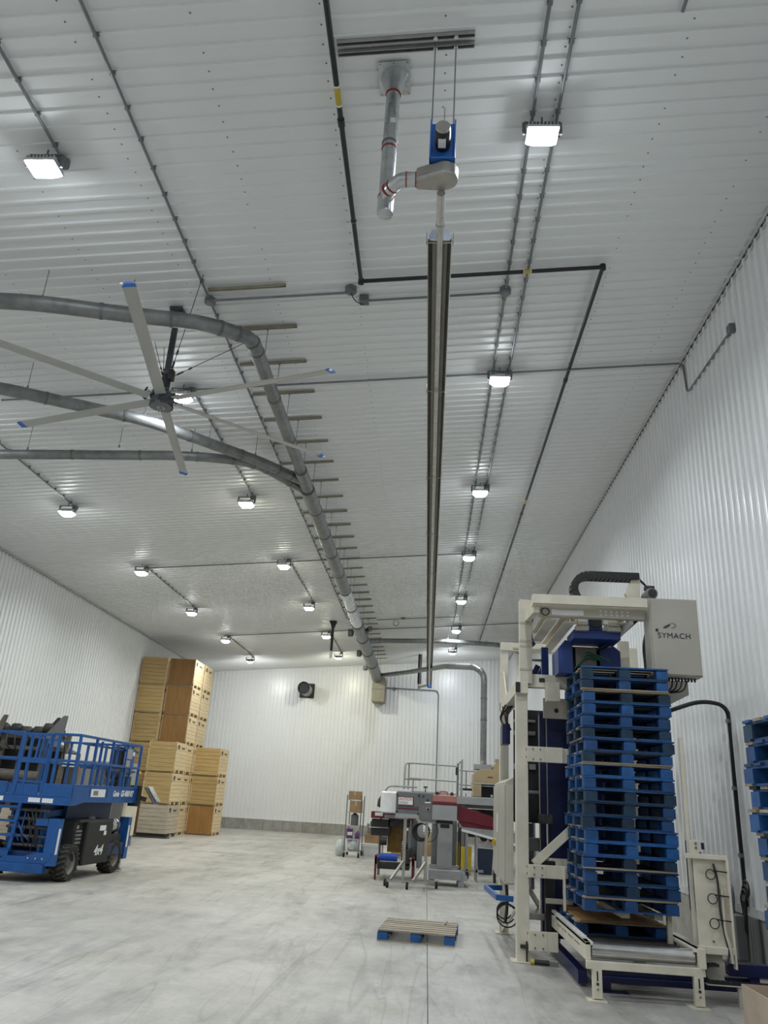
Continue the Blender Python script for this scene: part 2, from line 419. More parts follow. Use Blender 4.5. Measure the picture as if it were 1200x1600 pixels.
# corner trims with dark blocks painting the shaded gaps at the rib ends
def corner_trim(name, x, s):
    z = zc(x)
    t = struct(MB().box(min(x+s*.02, x+s*.035), max(x+s*.02, x+s*.035), YB, YF, z-.075, z-.03).box(min(x+s*.06, x+s*.10), max(x+s*.06, x+s*.10), YB, YF, z-.025, z-.008).build(name, M['trim']))
    mb = MB()
    for j in range(int((YF-YB)/RIB)):
        y = YF-(j+.5)*RIB
        mb.box(min(x+s*.012, x+s*.055), max(x+s*.012, x+s*.055), y-.055, y+.055, z-.030, z-.010)
    stuff(mb.build('rib_gap_dashes', M['ribgap'], t))
corner_trim('trim_1', XR, -1); corner_trim('trim_2', XL, 1)
# light ledge strip on top of the far curb
struct(MB().box(XL, XR, YF-.062, YF-.012, .515, .55).build('trim_3', M['white']))
struct(MB().box(XR-.062, XR-.012, YB, YF-.06, .655, .76).build('trim_4', M['trim']))

# ================================================================== HIGH-BAY LAMPS
def make_lamp(col, lens, loc, boxoff, label, group):
    x, y = loc; z = zc(x)-.03
    t = thing('high_bay_lamp', label, 'lamp', (x, y, z-.30), 0, group)
    # housing with cooling fins, tipped a little towards the hall
    hb = MB().box(-.178, .178, -.128, .128, .036, .072)
    hs = hb.build('housing', M['lampbody'], t, bevel=.008)
    fb = MB()
    for k in range(9): fb.box(-.165+k*.04, -.155+k*.04, -.12, .12, .075, .115)
    stuff(fb.build('cooling_fins', M['lampbody'], hs))
    MB().add([(-.175,-.125,.036),(.175,-.125,.036),(.175,.125,.036),(-.175,.125,.036),(-.105,-.065,-.05),(.105,-.065,-.05),(.105,.065,-.05),(-.105,.065,-.05)], [(0,1,5,4),(1,2,6,5),(2,3,7,6),(3,0,4,7),(4,5,6,7),(0,3,2,1)]).build('lens', lens, t, bevel=.012)
    MB().bar((-.2, 0, .05), (-.2, 0, .22), .02, .04).bar((.2, 0, .05), (.2, 0, .22), .02, .04).bar((-.2, 0, .22), (.2, 0, .22), .04, .01).cyl((0, 0, .22), (0, 0, .30), .012, n=6).build('bracket', M['conduitbox'], t)
    bx, by = boxoff
    zb = TP*bx+.30
    MB().cyl((bx, by, zb), (bx, by, zb-.07), .075, n=14).cyl((bx, by, zb-.07), (bx, by, zb-.085), .06, .05, n=14).build('junction_box', M['conduitbox'], t, smooth=True)
    MB().tube(fillet([(bx, by, zb-.06), (bx-.1, by-.08, zb-.16), (bx-.02, by-.12, zb-.22), (.05, 0, .10)], .08), .011, 6).build('power_cord', M['cable'], t, smooth=True)
    ld = bpy.data.lights.new('lamp_light', 'AREA'); ld.shape = 'RECTANGLE'; ld.size = .2; ld.size_y = .12; ld.energy = LAMP_W; ld.color = col; ld.spread = R(158)
    lo = bpy.data.objects.new('lamp_light', ld); COL.objects.link(lo); lo.parent = t; lo.location = (0, 0, -.056)
    if y > 36:      # the last lamps of each row are tipped towards the far wall
        for o in t.children:
            if o.name.split('.')[0] in ('housing', 'lens', 'bracket', 'lamp_light'):
                o.rotation_euler = (R(27), 0, 0)
        lo.location = (0, .029, -.050); ld.energy = LAMP_W*1.1; ld.spread = R(175)
    return t
YS = [6.65, 11.98, 17.25, 22.5, 27.95, 33.2, 38.3]
rows = [('right', 1.03, COOL, 'lensc', (.17, .18), 'above the pallet machine side, between twin conduits'),
        ('middle', -4.60, WARM, 'lensw', (.11, .16), 'in the row beside the large ceiling fan'),
        ('left', -9.0, MID, 'lensm', (.05, .25), 'in the row nearest the left wall')]
for nm, x, c, ln, off, desc in rows:
    for i, y in enumerate([-3.95, 1.35]+YS):
        near = nm != 'right' and y < 15
        if i <= 1: lab = 'high-bay lamp out of view above the viewpoint, %s row, %s one' % (nm, ('rear', 'front')[i])
        else:
            k = i-1 if nm != 'left' else i-3
            lab = ('lit high-bay lamp %s, %s from the viewpoint' % (desc, nth(k))) if k > 0 else 'high-bay lamp beyond the photo edge by the left wall, number %s' % nth(i-1)
        make_lamp(COOL if near else c, M['lensc' if near else ln], (x, y), off, lab, 'high-bay lamps on the ceiling')

# ================================================================== CONDUITS AND PIPES
def ceil_pt(x, y, d): return (x, y, zc(x)-d)
STRAP = MB().box(-.045, .045, -.016, .016, -.004, .0).box(-.027, .027, -.014, .014, -.052, -.004).mesh('strap', M['conduitbox'])
def conduit(label, pts, r=.019, straps=None, boxes=(), name='conduit', mat='conduit', group='ceiling conduits', cat='conduit', rad=.12):
    t = thing(name, label, cat, pts[0], 0, group, world=True)
    MB().tube(fillet(pts, rad), r, 8).build('pipe_run', M[mat], t, smooth=True)
    if straps:
        y0, y1, st, x, zz = straps
        y = y0
        while y < y1:
            o = link('strap', STRAP, t); o.location = Vector((x, y, zz+.03))-Vector(pts[0]); y += st
    for b in boxes:
        MB().cyl((b[0], b[1], zc(b[0])), (b[0], b[1], zc(b[0])-.075), .085, n=14).cyl((b[0], b[1], zc(b[0])-.075), (b[0], b[1], zc(b[0])-.09), .07, .055, n=14).build('junction_box', M['conduitbox'], t, smooth=True)
    return t
D = .045
def run_y(label, x, y0, y1, st=.426, boxes=()):
    n0 = math.ceil((y0-YB)/st)
    return conduit(label, [ceil_pt(x, y0, D), ceil_pt(x, y1, D)], straps=(YB+n0*st+.1, y1-.05, st, x, zc(x)-.03), boxes=boxes)
run_y('long grey conduit running down the ceiling beside the main duct', -3.5, -2, 31.1, boxes=[(-3.5, 9.6)])
run_y('grey conduit of the twin pair, nearer the heater tube', .92, -2, 33.2, boxes=[(.92, 9.78)])
run_y('grey conduit of the twin pair, nearer the black gas pipe', 1.2, -2, 38.4)
run_y('short conduit stub at the top photo edge over the right side', 2.23, -2, 5.48)
run_y('short conduit ending at the near lamp left of the fan', -4.49, -2, 6.75)
run_y('conduit between two middle-row lamps behind the fan hub', -4.49, 12.2, 17.5)
run_y('conduit linking third and fourth lamps of the middle row', -4.49, 22.75, 28.05)
run_y('conduit linking the two farthest middle-row lamps', -4.49, 33.3, 38.5)
run_y('conduit leading to the nearest visible lamp by the left wall', -8.95, 11.9, 17.4)
run_y('conduit joining second and third lamps by the left wall', -8.95, 22.75, 28.1)
run_y('conduit joining the two farthest lamps by the left wall', -8.95, 33.2, 38.3)
def run_x(label, y, x0, x1, boxes=(), extra=(), y1=None):
    return conduit(label, [ceil_pt(x0, y, D+.02), ceil_pt(x1, y1 or y, D+.02)]+list(extra), boxes=boxes)
run_x('cross conduit from the long conduit to a double box', 9.56, -3.5, -1.38, boxes=[(-1.38, 9.54)])
c_ = run_x('cross conduit from double box past the heater to the twin pair', 9.78, -1.18, .92)
MB().box(-1.27, -1.13, 9.71, 9.85, zc(-1.2)-.10, zc(-1.2)).build('square_box', M['conduitbox'], c_, bevel=.006)
MB().tube(fillet([(-1.38, 9.54, 8.82), (-1.32, 9.6, 8.72), (-1.2, 9.7, 8.72), (-1.2, 9.78, 8.80)], .05), .008, 6).build('cord', M['cable'], c_)
wx = run_x('conduit crossing the whole ceiling and bending down the right wall', 12.12, -8.0, XR-.12, extra=[(XR-.06, 12.1, zc(XR)-.12), (XR-.05, 12.03, 8.68), (XR-.05, 10.06, 8.60)])
MB().box(XR-.10, XR-.018, 9.93, 10.06, 8.53, 8.68).build('wall_box', M['conduitbox'], wx, bevel=.008)
run_x('far cross conduit between the second lamps of the rows', 22.78, -9.05, 1.2)
run_x('cross conduit at the farthest lamps, dropping on the right wall', 33.2, -9.1, XR-.1, extra=[(XR-.05, 33.2, 9.2), (XR-.05, 32.9, 8.48), (XR-.05, 31.4, 8.49)])
e_ = run_x('short far cross conduit from the main duct to the twin pair', 31.4, -2.3, .92, boxes=[(-1.22, 31.4)])
MB().tube(arc((-1.5, 31.4, 8.66), .11, R(100), R(430), 16, 'xz'), .012, 6).build('cord', M['cable'], e_)

gas = thing('gas_pipe', 'black steel gas pipe with yellow labels looping round the heater burner', 'pipe', ceil_pt(-1.2, 9.24, .13), 0, None, world=True)
GD = .12
gp = [ceil_pt(-1.2, -2, GD), ceil_pt(-1.2, 9.24, GD), ceil_pt(2.25, 9.24, GD), ceil_pt(2.25, 36.9, GD)]
for a, b in zip(gp[:-1], gp[1:]): MB().cyl(a, b, .03, n=10).build('pipe_run', M['blackpipe'], gas, smooth=True)
for p in gp[1:3]: MB().lathe((p[0], p[1], p[2]-.05), [(.02, 0), (.045, .012), (.045, .085), (.02, .1)], 12).build('elbow', M['blackpipe'], gas, smooth=True)
for (x, y) in [(-1.2, 6.45), (2.25, 12.4), (2.25, 19.3), (2.25, 24.5), (2.25, 30.0)]:
    p = ceil_pt(x, y, GD); MB().cyl((p[0], p[1]-.05, p[2]), (p[0], p[1]+.05, p[2]), .04, n=10).build('coupling', M['blackpipe'], gas, smooth=True)
for (x, y, dx, dy) in [(-1.2, 6.10, 0, .11), (1.18, 9.24, .05, 0), (2.25, 18.4, 0, .10)]:
    p = Vector(ceil_pt(x, y, GD)); d = Vector((dx, dy, dx*TP))
    yl = MB().cyl(p-d, p+d, .033, n=10).build('yellow_label', M['yellow'], gas, smooth=True)
    for s_ in (-1, 1): MB().cyl(p+d*s_*1.0, p+d*s_*1.18, .034, n=10).build('white_band', M['white'], yl)
for y in list(range(0, 37, 4)):
    for x in ((-1.2,) if y < 9 else ())+((2.25,) if y > 9.3 else ()):
        p = ceil_pt(x, y, GD); MB().cyl(p, (p[0], p[1], zc(x)), .008, n=6).tube(arc(p, .036, 0, 2*math.pi, 12, 'xz')[:-1], .006, 5, closed=True).build('hanger', M['rod'], gas)

# ================================================================== DUST DUCTS
TX = -2.86
def tz(y): return 8.20-.005*(y-9)
def collar(mb, p, d, r, wd=.05, k=1.10):
    d = Vector(d).normalized(); p = Vector(p); return mb.cyl(p-d*wd/2, p+d*wd/2, r*k, n=20)
def duct(root, pts, r, name='duct_section', mat='galv', n=20):
    return MB().tube(pts, r, n).build(name, M[mat], root, smooth=True)
tr = thing('main_duct', 'long galvanised main duct widening towards the far wall', 'duct', (TX, 9.9, tz(9.9)), 0, 'dust ducts', world=True)
segs = [(10.05, 11.7, .112), (11.7, 13.3, .112), (13.3, 14.7, .115), (14.7, 15.7, .135), (15.7, 17.0, .16), (17.0, 18.7, .165), (18.7, 20.3, .17), (20.3, 22.2, .178), (22.2, 24.2, .185), (24.2, 26.4, .195), (26.4, 29.0, .205), (29.0, 31.6, .225), (31.6, 34.4, .245), (34.4, 37.4, .265), (37.4, 41.6, .285)]
for i, (a, b, r) in enumerate(segs):
    duct(tr, [(TX, a, tz(a)-(r-.11)*.6), (TX, b, tz(b)-(r-.11)*.6)], r, mat='galvbright' if i in (9, 10) else 'galv')
    collar(MB(), (TX, b-.03, tz(b)-(r-.11)*.6), (0, 1, 0), r, .07, 1.06).build('collar', M['collar'], tr, smooth=True)
# branch A: from the left, bending into the start of the main duct
def branch(label, pts, r, seams, rad, rods, group='dust ducts'):
    t = thing('branch_duct', label, 'duct', pts[0], 0, group, world=True)
    P = [Vector(p) for p in fillet(pts, rad, 8)]
    MB().tube(P, r, 20).build('duct_section', M['galv'], t, smooth=True)
    # ring seams along the run
    L = [0]
    for a, b in zip(P[:-1], P[1:]): L.append(L[-1]+(b-a).length)
    for s in seams:
        for i in range(len(P)-1):
            if L[i] <= s < L[i+1]:
                q = P[i].lerp(P[i+1], (s-L[i])/(L[i+1]-L[i])); collar(MB(), q, P[i+1]-P[i], r, .045, 1.07).build('collar', M['collar'], t, smooth=True); break
    for (x, y) in rods:
        zz = min((abs(p.x-x)+abs(p.y-y), p.z) for p in P)[1]
        MB().cyl((x, y, zz+r*.9), (x, y, zc(x)), .006, n=6).lathe((x, y, zz+r*.95), [(.018, 0), (.018, .05)], 8).build('hanger_rod', M['rod'], t)
    return t
branch('branch duct nearest the viewpoint, bending behind a fan blade into the main duct',
       [ceil_pt(-12.3, 8.55, .62), ceil_pt(-6.03, 8.52, .60), ceil_pt(-4.45, 9.05, .60), ceil_pt(-3.45, 9.35, .6), (TX, 9.85, tz(9.85)), (TX, 10.3, tz(10.3))], .112,
       [3.0, 5.9, 7.6, 8.55, 9.25, 9.55, 9.85, 10.1], .9, [(-7.5, 8.5), (-5.55, 8.72), (-4.45, 9.05)])
branch('diagonal branch duct passing behind the fan hub',
       [ceil_pt(-12.3, 8.3, .64), ceil_pt(-8.2, 10.4, .60), ceil_pt(-7.22, 10.82, .60), ceil_pt(-5.25, 12.2, .60), ceil_pt(-3.57, 14.25, .60), (TX-.02, 15.35, tz(15.3))], .105,
       [2.0, 4.4, 6.4, 7.7, 9.0, 10.2, 11.2, 11.6], .4, [(-6.9, 11.05), (-5.3, 12.15), (-4.4, 13.2), (-3.7, 14.1)])
branch('lower branch duct coming straight from the left wall side',
       [ceil_pt(-12.3, 12.9, .6), ceil_pt(-8.5, 13.25, .60), ceil_pt(-4.9, 13.75, .60), ceil_pt(-3.75, 14.2, .60), (TX-.05, 15.9, tz(15.9))], .095,
       [2.0, 3.4, 5.2, 6.5, 7.6, 8.3, 8.75, 9.1, 9.9], .7, [(-8.0, 13.3), (-6.3, 13.55), (-4.9, 13.75)])
# cross branch near the far end and the drop to the tan machine
branch('far cross branch duct running to the right wall', [(TX+.1, 32.6, tz(32.6)), ceil_pt(-2.1, 33.1, .60), (.7, 33.6, 8.45), (3.2, 34.5, 8.55), (XR-.03, 36.2, 8.5)], .10, [.6, 1.3, 3.6, 6.0], .5, [(.7, 33.6), (2.4, 34.2)])
branch('duct slanting from the far end down to the tan machine on the platform', [(TX+.2, 41.1, 7.95), (-1.2, 38.4, 7.75), (.55, 31.5, 7.0), (1.5, 27.0, 6.28), (1.80, 26.5, 6.0), (1.80, 26.5, 3.1)], .105, [.3, 2.0, 4.6, 11.0, 14.6, 15.3, 16.3, 17.0], .5, [])
def blob_cap(p, r, lab):
    o = MB().lathe(p, [(r*.3, -.18), (r*.95, -.16), (r, 0), (r*.6, .06)], 14, 'x').build('capped_branch', M['collar'], tr, smooth=True)
    return o
blob_cap((TX-.38, 31.0, tz(31)), .16, ''); blob_cap((TX-.40, 35.5, tz(35.5)), .16, ''); blob_cap((TX-.42, 39.6, tz(39)), .12, '')
MB().cyl((TX+.2, 30.6, tz(31)-.02), (TX+.42, 30.2, tz(31)+.05), .1, n=14).build('capped_branch', M['collar'], tr, smooth=True)
# tan box at the far wall under the duct end
tb = thing('filter_box', 'tan steel box hanging at the far end of the main duct', 'box', (-2.74, 42.1, 6.66), 0, None, world=True)
MB().box(-3.06, -2.40, 41.6, 42.62, 6.66, 7.30).build('lower_body', M['strut'], tb, bevel=.01)
MB().box(-3.06, -2.40, 41.6, 42.62, 7.31, 7.92).build('upper_body', M['strut'], tb, bevel=.01)
MB().box(-3.08, -2.38, 41.59, 42.62, 7.295, 7.315).build('seam', M['collar'], tb)
MB().lathe((-2.74, 41.9, 7.6), [(.30, 0), (.30, .34), (.24, .4)], 18).build('inlet', M['collar'], tb, smooth=True)
# ceiling struts that carry the main duct
CH = MB().box(-.575, .575, -.022, -.016, -.042, 0).box(-.575, .575, .016, .022, -.042, 0).box(-.575, .575, -.022, .022, -.004, 0).box(-.575, .50, -.022, -.006, -.044, -.038).box(-.575, .50, .006, .022, -.044, -.038)
chm = CH.mesh('channel', M['strut']); 
nst = 31
for i in range(nst):
    y = 9.34+1.04*i
    x = -2.89
    t = thing('ceiling_strut', 'tan strut channel on the ceiling over the main duct, %s from the near end' % nth(i+1), 'strut', (x, y, zc(x)-.012), 0, 'struts above the main duct')
    o = link('channel', chm, t); o.rotation_euler = (0, -math.atan(TP), 0)
    rr = .112 if y < 14.7 else .16+.0055*(y-15)
    if y > 9.6:
        dx = rr*1.02 if i % 2 else -rr*1.02
        if y < 24: dx = rr*1.02
        MB().cyl((dx, 0, TP*dx-.03), (dx, 0, tz(y)-zc(x)-(rr-.11)*.6), .006, n=6).lathe((dx, 0, TP*dx-.07), [(.016, 0), (.016, .03)], 8).build('hanger_rod', M['rod'], t)

# ================================================================== FAN
FX, FY, FZ = -4.06, 9.83, 7.10
fan = thing('ceiling_fan', 'huge six-bladed industrial ceiling fan with grey blades and blue tips', 'ceiling fan', (FX, FY, FZ), 0, None, world=True)
zt = zc(FX)
MB().box(FX-.10, FX+.10, FY-.10, FY+.10, zt-.06, zt+.0).box(FX-.07, FX+.07, FY-.09, FY+.09, zt-.20, zt-.06).build('mount', M['fandark'], fan, bevel=.008)
MB().bar((FX, FY, zt-.15), (FX, FY, FZ+.30), .075, .075).build('downrod', M['fandark'], fan, bevel=.008)
MB().lathe((FX, FY, FZ+.12), [(.05, 0), (.075, .02), (.075, .20), (.05, .30)], 10).build('yoke', M['black'], fan, smooth=True)
MB().box(FX+.03, FX+.11, FY-.05, FY+.05, FZ+.33, FZ+.50).build('control_box', M['black'], fan, bevel=.01)
hub = MB().lathe((FX, FY, FZ-.10), [(.15, 0), (.165, .02), (.165, .17), (.13, .21), (.06, .22)], 22).build('hub', M['fandark'], fan, smooth=True)
MB().lathe((FX, FY, FZ-.125), [(.07, 0), (.155, .012), (.16, .03), (.16, .045)], 24).build('hub_ring', M['machgrey'], hub, smooth=True)
tm = MB()
for k in range(24):
    a = k*math.pi/12; tm.obox((FX+.165*math.cos(a), FY+.165*math.sin(a), FZ-.10), (.012, .018, .03), Matrix.Rotation(a, 3, 'Z'))
stuff(tm.build('hub_teeth', M['fandark'], hub))
MB().lathe((FX, FY, FZ-.135), [(.055, 0), (.06, .004), (.06, .012)], 18).build('hub_badge', M['lightgrey'], hub, smooth=True)
text_mesh('C', .08, M['inkblue'], 'badge_mark', hub, face_mat((FX, FY, FZ-.137), (1, 0, 0), (0, 1, 0)) @ Matrix.Rotation(math.pi, 4, 'X'))
for k in range(6):
    a = R(-79.7+60*k)
    Rz = Matrix.Rotation(a, 3, 'Z'); Rp = Matrix.Rotation(R(13), 3, 'X'); RR = Rz @ Rp
    c0 = Vector((FX, FY, FZ+.0))
    # airfoil section swept along the blade
    sec = [(-.075, .0), (-.06, .014), (-.01, .022), (.05, .012), (.080, -.006), (.05, -.004), (-.02, -.002), (-.062, -.006)]
    def ring(L, k_=1): return [c0 + RR @ Vector((L, v*k_, h)) for v, h in sec]
    mb = MB(); n = len(sec); r0, r1 = ring(.20), ring(2.72)
    mb.add(r0+r1, [tuple(range(n)), tuple(range(2*n-1, n-1, -1))]+[(i, (i+1) % n, (i+1) % n+n, i+n) for i in range(n)])
    bl = mb.build('blade', M['blade'], fan, smooth=True)
    mb = MB()
    t0 = [c0 + RR @ Vector((2.715, v*1.06, h*1.3)) for v, h in sec]; t1 = [c0 + RR @ Vector((2.765, v*1.06, h*1.3)) for v, h in sec]; t2 = [c0 + RR @ Vector((2.80, v*.9, h*1.1-.012)) for v, h in sec]
    mb.add(t0+t1+t2, [tuple(range(n)), tuple(range(3*n-1, 2*n-1, -1))]+[(i, (i+1) % n, (i+1) % n+n, i+n) for i in range(n)]+[(i+n, (i+1) % n+n, (i+1) % n+2*n, i+2*n) for i in range(n)])
    tip = mb.build('blade_tip', M['blueplast'], bl, smooth=True)
    MB().obox(c0+RR @ Vector((2.79, -.068, -.012)), (.03, .03, .02), RR).build('white_end', M['white'], bl)  # plain white end piece of the blade tip, gives no light
    MB().obox(c0+RR @ Vector((.22, .0, .03)), (.16, .05, .02), RR).obox(c0+RR @ Vector((.28, .06, .03)), (.02, .12, .025), RR).obox(c0+RR @ Vector((.16, .06, .05)), (.03, .05, .08), RR).build('blade_bracket', M['black'], bl)
for (dx, dy) in ((.62, -.83), (.83, .95), (-.52, .95), (-.62, .78)):
    e = Vector((FX+dx, FY+dy, zc(FX+dx)-.02)); s = Vector((FX+.04*(1 if dx > 0 else -1), FY, FZ+.36))
    m1 = s.lerp(e, .2)
    MB().cyl(s, e, .0055, n=5).cyl(s.lerp(e, .10), s.lerp(e, .17), .015, n=6).cyl(s.lerp(e, .24), s.lerp(e, .28), .013, n=6).build('guy_wire', M['black'], fan)
# bare downrod of another fan further back
dr = thing('fan_downrod', 'bare black downrod with white tip hanging near the far lamps', 'downrod', (-4.12, 31.6, 7.15), 0, None, world=True)
zt = zc(-4.12)
MB().box(-4.26, -3.98, 31.46, 31.74, zt-.07, zt+.0).prism([(-4.24, zt-.07), (-4.0, zt-.07), (-4.06, zt-.26), (-4.18, zt-.26)], 31.5, 31.7).build('mount', M['black'], dr)
MB().bar((-4.12, 31.6, zt-.2), (-4.12, 31.6, 7.42), .10, .10).build('rod', M['black'], dr)
MB().lathe((-4.12, 31.6, 7.12), [(.05, 0), (.06, .03), (.06, .30), (.04, .32)], 12).build('tip', M['white'], dr, smooth=True)

# ================================================================== TUBE HEATER, BLOWER, FLUE
HX, HZ = -.06, 7.20
he = thing('tube_heater', 'long steel radiant tube heater hanging down the middle of the hall', 'heater', (HX, 6.4, HZ), 0, None, world=True)
y = 6.42; k = 0
while y < 38.7:
    y1 = min(y+3.05, 38.75)
    pr = [(-.125, -.03), (-.118, -.035), (-.112, .0), (-.078, .082), (.078, .082), (.112, .0), (.118, -.035), (.125, -.03), (.118, .006), (.083, .09), (-.083, .09), (-.118, .006)]
    MB().prism([(HX+a, HZ+b) for a, b in pr], y, y1+.02).build('hood_section', M['hood'], he)
    MB().bar((HX+.122, y, HZ-.034), (HX+.122, y1, HZ-.034), .010, .014).build('hood_lip', M['hoodedge'], he)
    MB().box(HX-.14, HX+.14, y+.03, y+.05, HZ-.02, HZ-.012).box(HX-.14, HX-.132, y+.03, y+.05, HZ-.05, HZ+.1).box(HX+.132, HX+.14, y+.03, y+.05, HZ-.05, HZ+.1).build('hanger_bracket', M['stainless'], he)
    MB().cyl((HX, y+.04, HZ+.09), (HX, y+.04, zc(HX)-.0), .005, n=5).build('hanger_chain', M['rod'], he)
    MB().cyl((HX, y, HZ-.005), (HX, y1, HZ-.005), .037, n=14).build('heat_tube', M['hotpipe'], he, smooth=True)
    MB().cyl((HX, y1-.08, HZ-.005), (HX, y1+.02, HZ-.005), .041, n=14).build('tube_clamp', M['stainless'], he, smooth=True)
    y = y1+.02 if y1 < 38.7 else 99
MB().prism([(HX-.118, HZ+.0), (HX-.083, HZ+.09), (HX+.083, HZ+.09), (HX+.118, HZ+.0), (HX+.10, HZ-.03), (HX-.10, HZ-.03)], 6.395, 6.415).build('hood_end', M['hoodedge'], he)
MB().cyl((HX, 5.78, HZ-.01), (HX, 6.42, HZ-.005), .040, n=16).cyl((HX, 6.2, HZ-.007), (HX, 6.26, HZ-.007), .047, n=16).build('inlet_tube', M['hotpipe'], he, smooth=True)
MB().box(HX-.09, HX+.13, 38.80, 39.05, HZ-.07, HZ+.09).build('burner_box', M['blueplast'], he, bevel=.008)
bl = thing('exhaust_blower', 'blue blower unit with motor hanging on two rods before the heater', 'blower', (HX, 5.62, 7.2), 0, None, world=True)
MB().box(-.18, .06, 5.585, 5.64, 7.37, 7.84).box(-.18, -.165, 5.53, 5.60, 7.37, 7.84).box(.045, .06, 5.53, 5.60, 7.37, 7.84).box(-.18, .06, 5.53, 5.60, 7.37, 7.385).build('mounting_plate', M['blueplast'], bl, bevel=.004)
mt = MB().lathe((-.06, 5.35, 7.55), [(.045, 0), (.068, .012), (.072, .03), (.072, .2), (.06, .24)], 20, 'y').build('motor', M['black'], bl, smooth=True)
MB().lathe((-.06, 5.335, 7.55), [(.062, 0), (.068, .01), (.068, .035)], 20, 'y').build('motor_cap', M['stainless'], mt, smooth=True)
MB().box(-.10, -.03, 5.42, 5.52, 7.474, 7.482).build('rating_plate', M['white'], mt)
# snail housing: round scroll on the right, outlet to the left
sc = [(-.30, 5.775), (-.30, 5.635)]+[(-.04+.135*math.cos(a), 5.665+.125*math.sin(a)) for a in [R(-95+185*i/14) for i in range(15)]]
MB().prism(sc, 7.215, 7.362, 'z').build('scroll_housing', M['stainless'], bl, bevel=.022)
for x in (-.17, .035): MB().cyl((x, 5.61, 7.80), (x, 5.61, zc(x)-.03), .007, n=6).build('hanger_rod', M['rod'], bl)
for x in (-.17, .035):
    for yy in (5.57, 5.68): MB().lathe((x, yy, zc(x)-.075), [(.022, 0), (.022, .02)], 8).build('nut', M['hoodedge'], bl)
for j, (yy, lab) in enumerate(((5.57, 'grey double strut on the ceiling over the blower, nearer the viewpoint'), (5.685, 'grey double strut on the ceiling over the blower, farther from the viewpoint'))):
    t = thing('strut_channel', lab, 'strut', (-.47, yy, zc(-.47)), 0, 'struts over the blower', world=True)
    for n_, (dy, hh) in enumerate(((-.024, .045), (.018, .045), (-.024, .006))):
        a, b = (-1.16, yy+dy), (.22, yy+dy); wd = .008 if n_ < 2 else .05
        yc_ = yy+dy+.003 if n_ < 2 else yy
        MB().bar((a[0], yc_, zc(a[0])-.01-hh/2), (b[0], yc_, zc(b[0])-.01-hh/2), wd, hh).build('flange' if n_ < 2 else 'web', M['unistrut'] if n_ != 2 else M['black'], t)
fu = thing('flue_pipe', 'shiny vertical flue pipe with red sealed joints beside the blower', 'flue pipe', (-.6, 6.02, 7.2), 0, None, world=True)
FPX, FPY = -.60, 6.02
MB().prism([(-.765, zc(-.765)-.01), (-.435, zc(-.435)-.01), (-.435, zc(-.435)-.018), (-.765, zc(-.765)-.018)], 5.83, 6.24).build('flange_plate', M['galvbright'], fu)
mbs = MB()
for x in (-.74, -.6, -.46):
    for yy in (5.85, 6.03, 6.22):
        if x != -.6 or yy != 6.03: screws(mbs, [(x, yy, zc(x)-.018)], (0, 0, -1), .009)
stuff(mbs.build('rivets', M['screw'], fu))
MB().lathe((FPX, FPY, 8.70), [(.075, 0), (.078, .04), (.15, .26)], 20).build('cone', M['galvbright'], fu, smooth=True)
for z0, z1, r in ((8.02, 8.72, .073), (7.30, 8.04, .076)): MB().cyl((FPX, FPY, z0), (FPX, FPY, z1), r, n=20).build('pipe_section', M['galvbright'], fu, smooth=True)
MB().lathe((FPX, FPY, 7.14), [(.05, 0), (.078, .006), (.082, .03), (.082, .20), (.076, .22)], 20).build('tee_cap', M['galvbright'], fu, smooth=True)
for z_, r in ((8.70, .079), (7.96, .080), (8.03, .081), (7.34, .083)): MB().lathe((FPX, FPY, z_), [(r, 0), (r+.003, .006), (r+.003, .012), (r, .018)], 20).build('seal_ring', M['red_seal'] if z_ != 8.03 else M['collar'], fu, smooth=True)
MB().obox((FPX+.02, FPY-.074, 8.28), (.05, .006, .06)).build('sticker', M['white'], fu)
ep = fillet([(-.28, 5.71, 7.285), (-.45, 5.71, 7.285), (-.57, 5.88, 7.30), (-.60, 6.02, 7.31)], .10, 4)
MB().tube(ep, .068, 16).build('elbow_duct', M['galvbright'], fu, smooth=True)
for q, d in (((-.30, 5.71, 7.285), (1, 0, 0)), ((-.39, 5.71, 7.285), (1, .0, 0)), ((-.525, 5.81, 7.293), (-.5, .8, 0)), ((-.565, 5.86, 7.30), (-.4, .9, 0))): collar(MB(), q, d, .068, .012, 1.06).build('seal_ring', M['red_seal'], fu, smooth=True)

# ---- far end: black stack, burner pipe, wall exhaust
sk = thing('exhaust_stack', 'black vertical exhaust stack at the far end of the heater', 'stack', (-.57, 40.0, 7.25), 0, None, world=True)
MB().cyl((-.57, 40, 7.45), (-.57, 40, zc(-.57)-.02), .10, n=14).build('stack_pipe', M['black'], sk, smooth=True)
MB().cyl((-.57, 40, 7.18), (-.57, 40, 7.46), .07, n=12).cyl((-.57, 40, 7.28), (-.15, 39.0, 7.26), .06, n=12).build('elbow', M['stainless'], sk, smooth=True)
gl = conduit('thin grey gas line along and down the far wall', [(-2.38, YF-.12, 7.52), (.36, YF-.12, 7.50), (.46, YF-.12, 7.3), (.47, YF-.12, 2.2)], .028, name='gas_line', group=None, cat='pipe')
MB().box(-1.98, -1.86, YF-.17, YF-.03, 7.42, 7.56).build('wall_box', M['conduitbox'], gl)
ex = thing('wall_exhaust', 'black square wall plate with round exhaust duct stub on the far wall', 'exhaust duct', (-6.72, YF-.05, 7.15), 0, None, world=True)
MB().box(-7.10, -6.30, YF-.07, YF-.02, 6.77, 7.55).build('wall_plate', M['black'], ex, bevel=.01)
n = 24; mb = MB(); c = Vector((-6.72, 0, 7.16))
prof = [(.32, YF-.05), (.32, YF-1.2), (.30, YF-1.22), (.30, YF-.08)]
mb.tube([(c.x, YF-.06, c.z), (c.x, YF-1.2, c.z)], .32, n, caps=False)
mb.build('duct_stub', M['lightgrey'], ex, smooth=True)
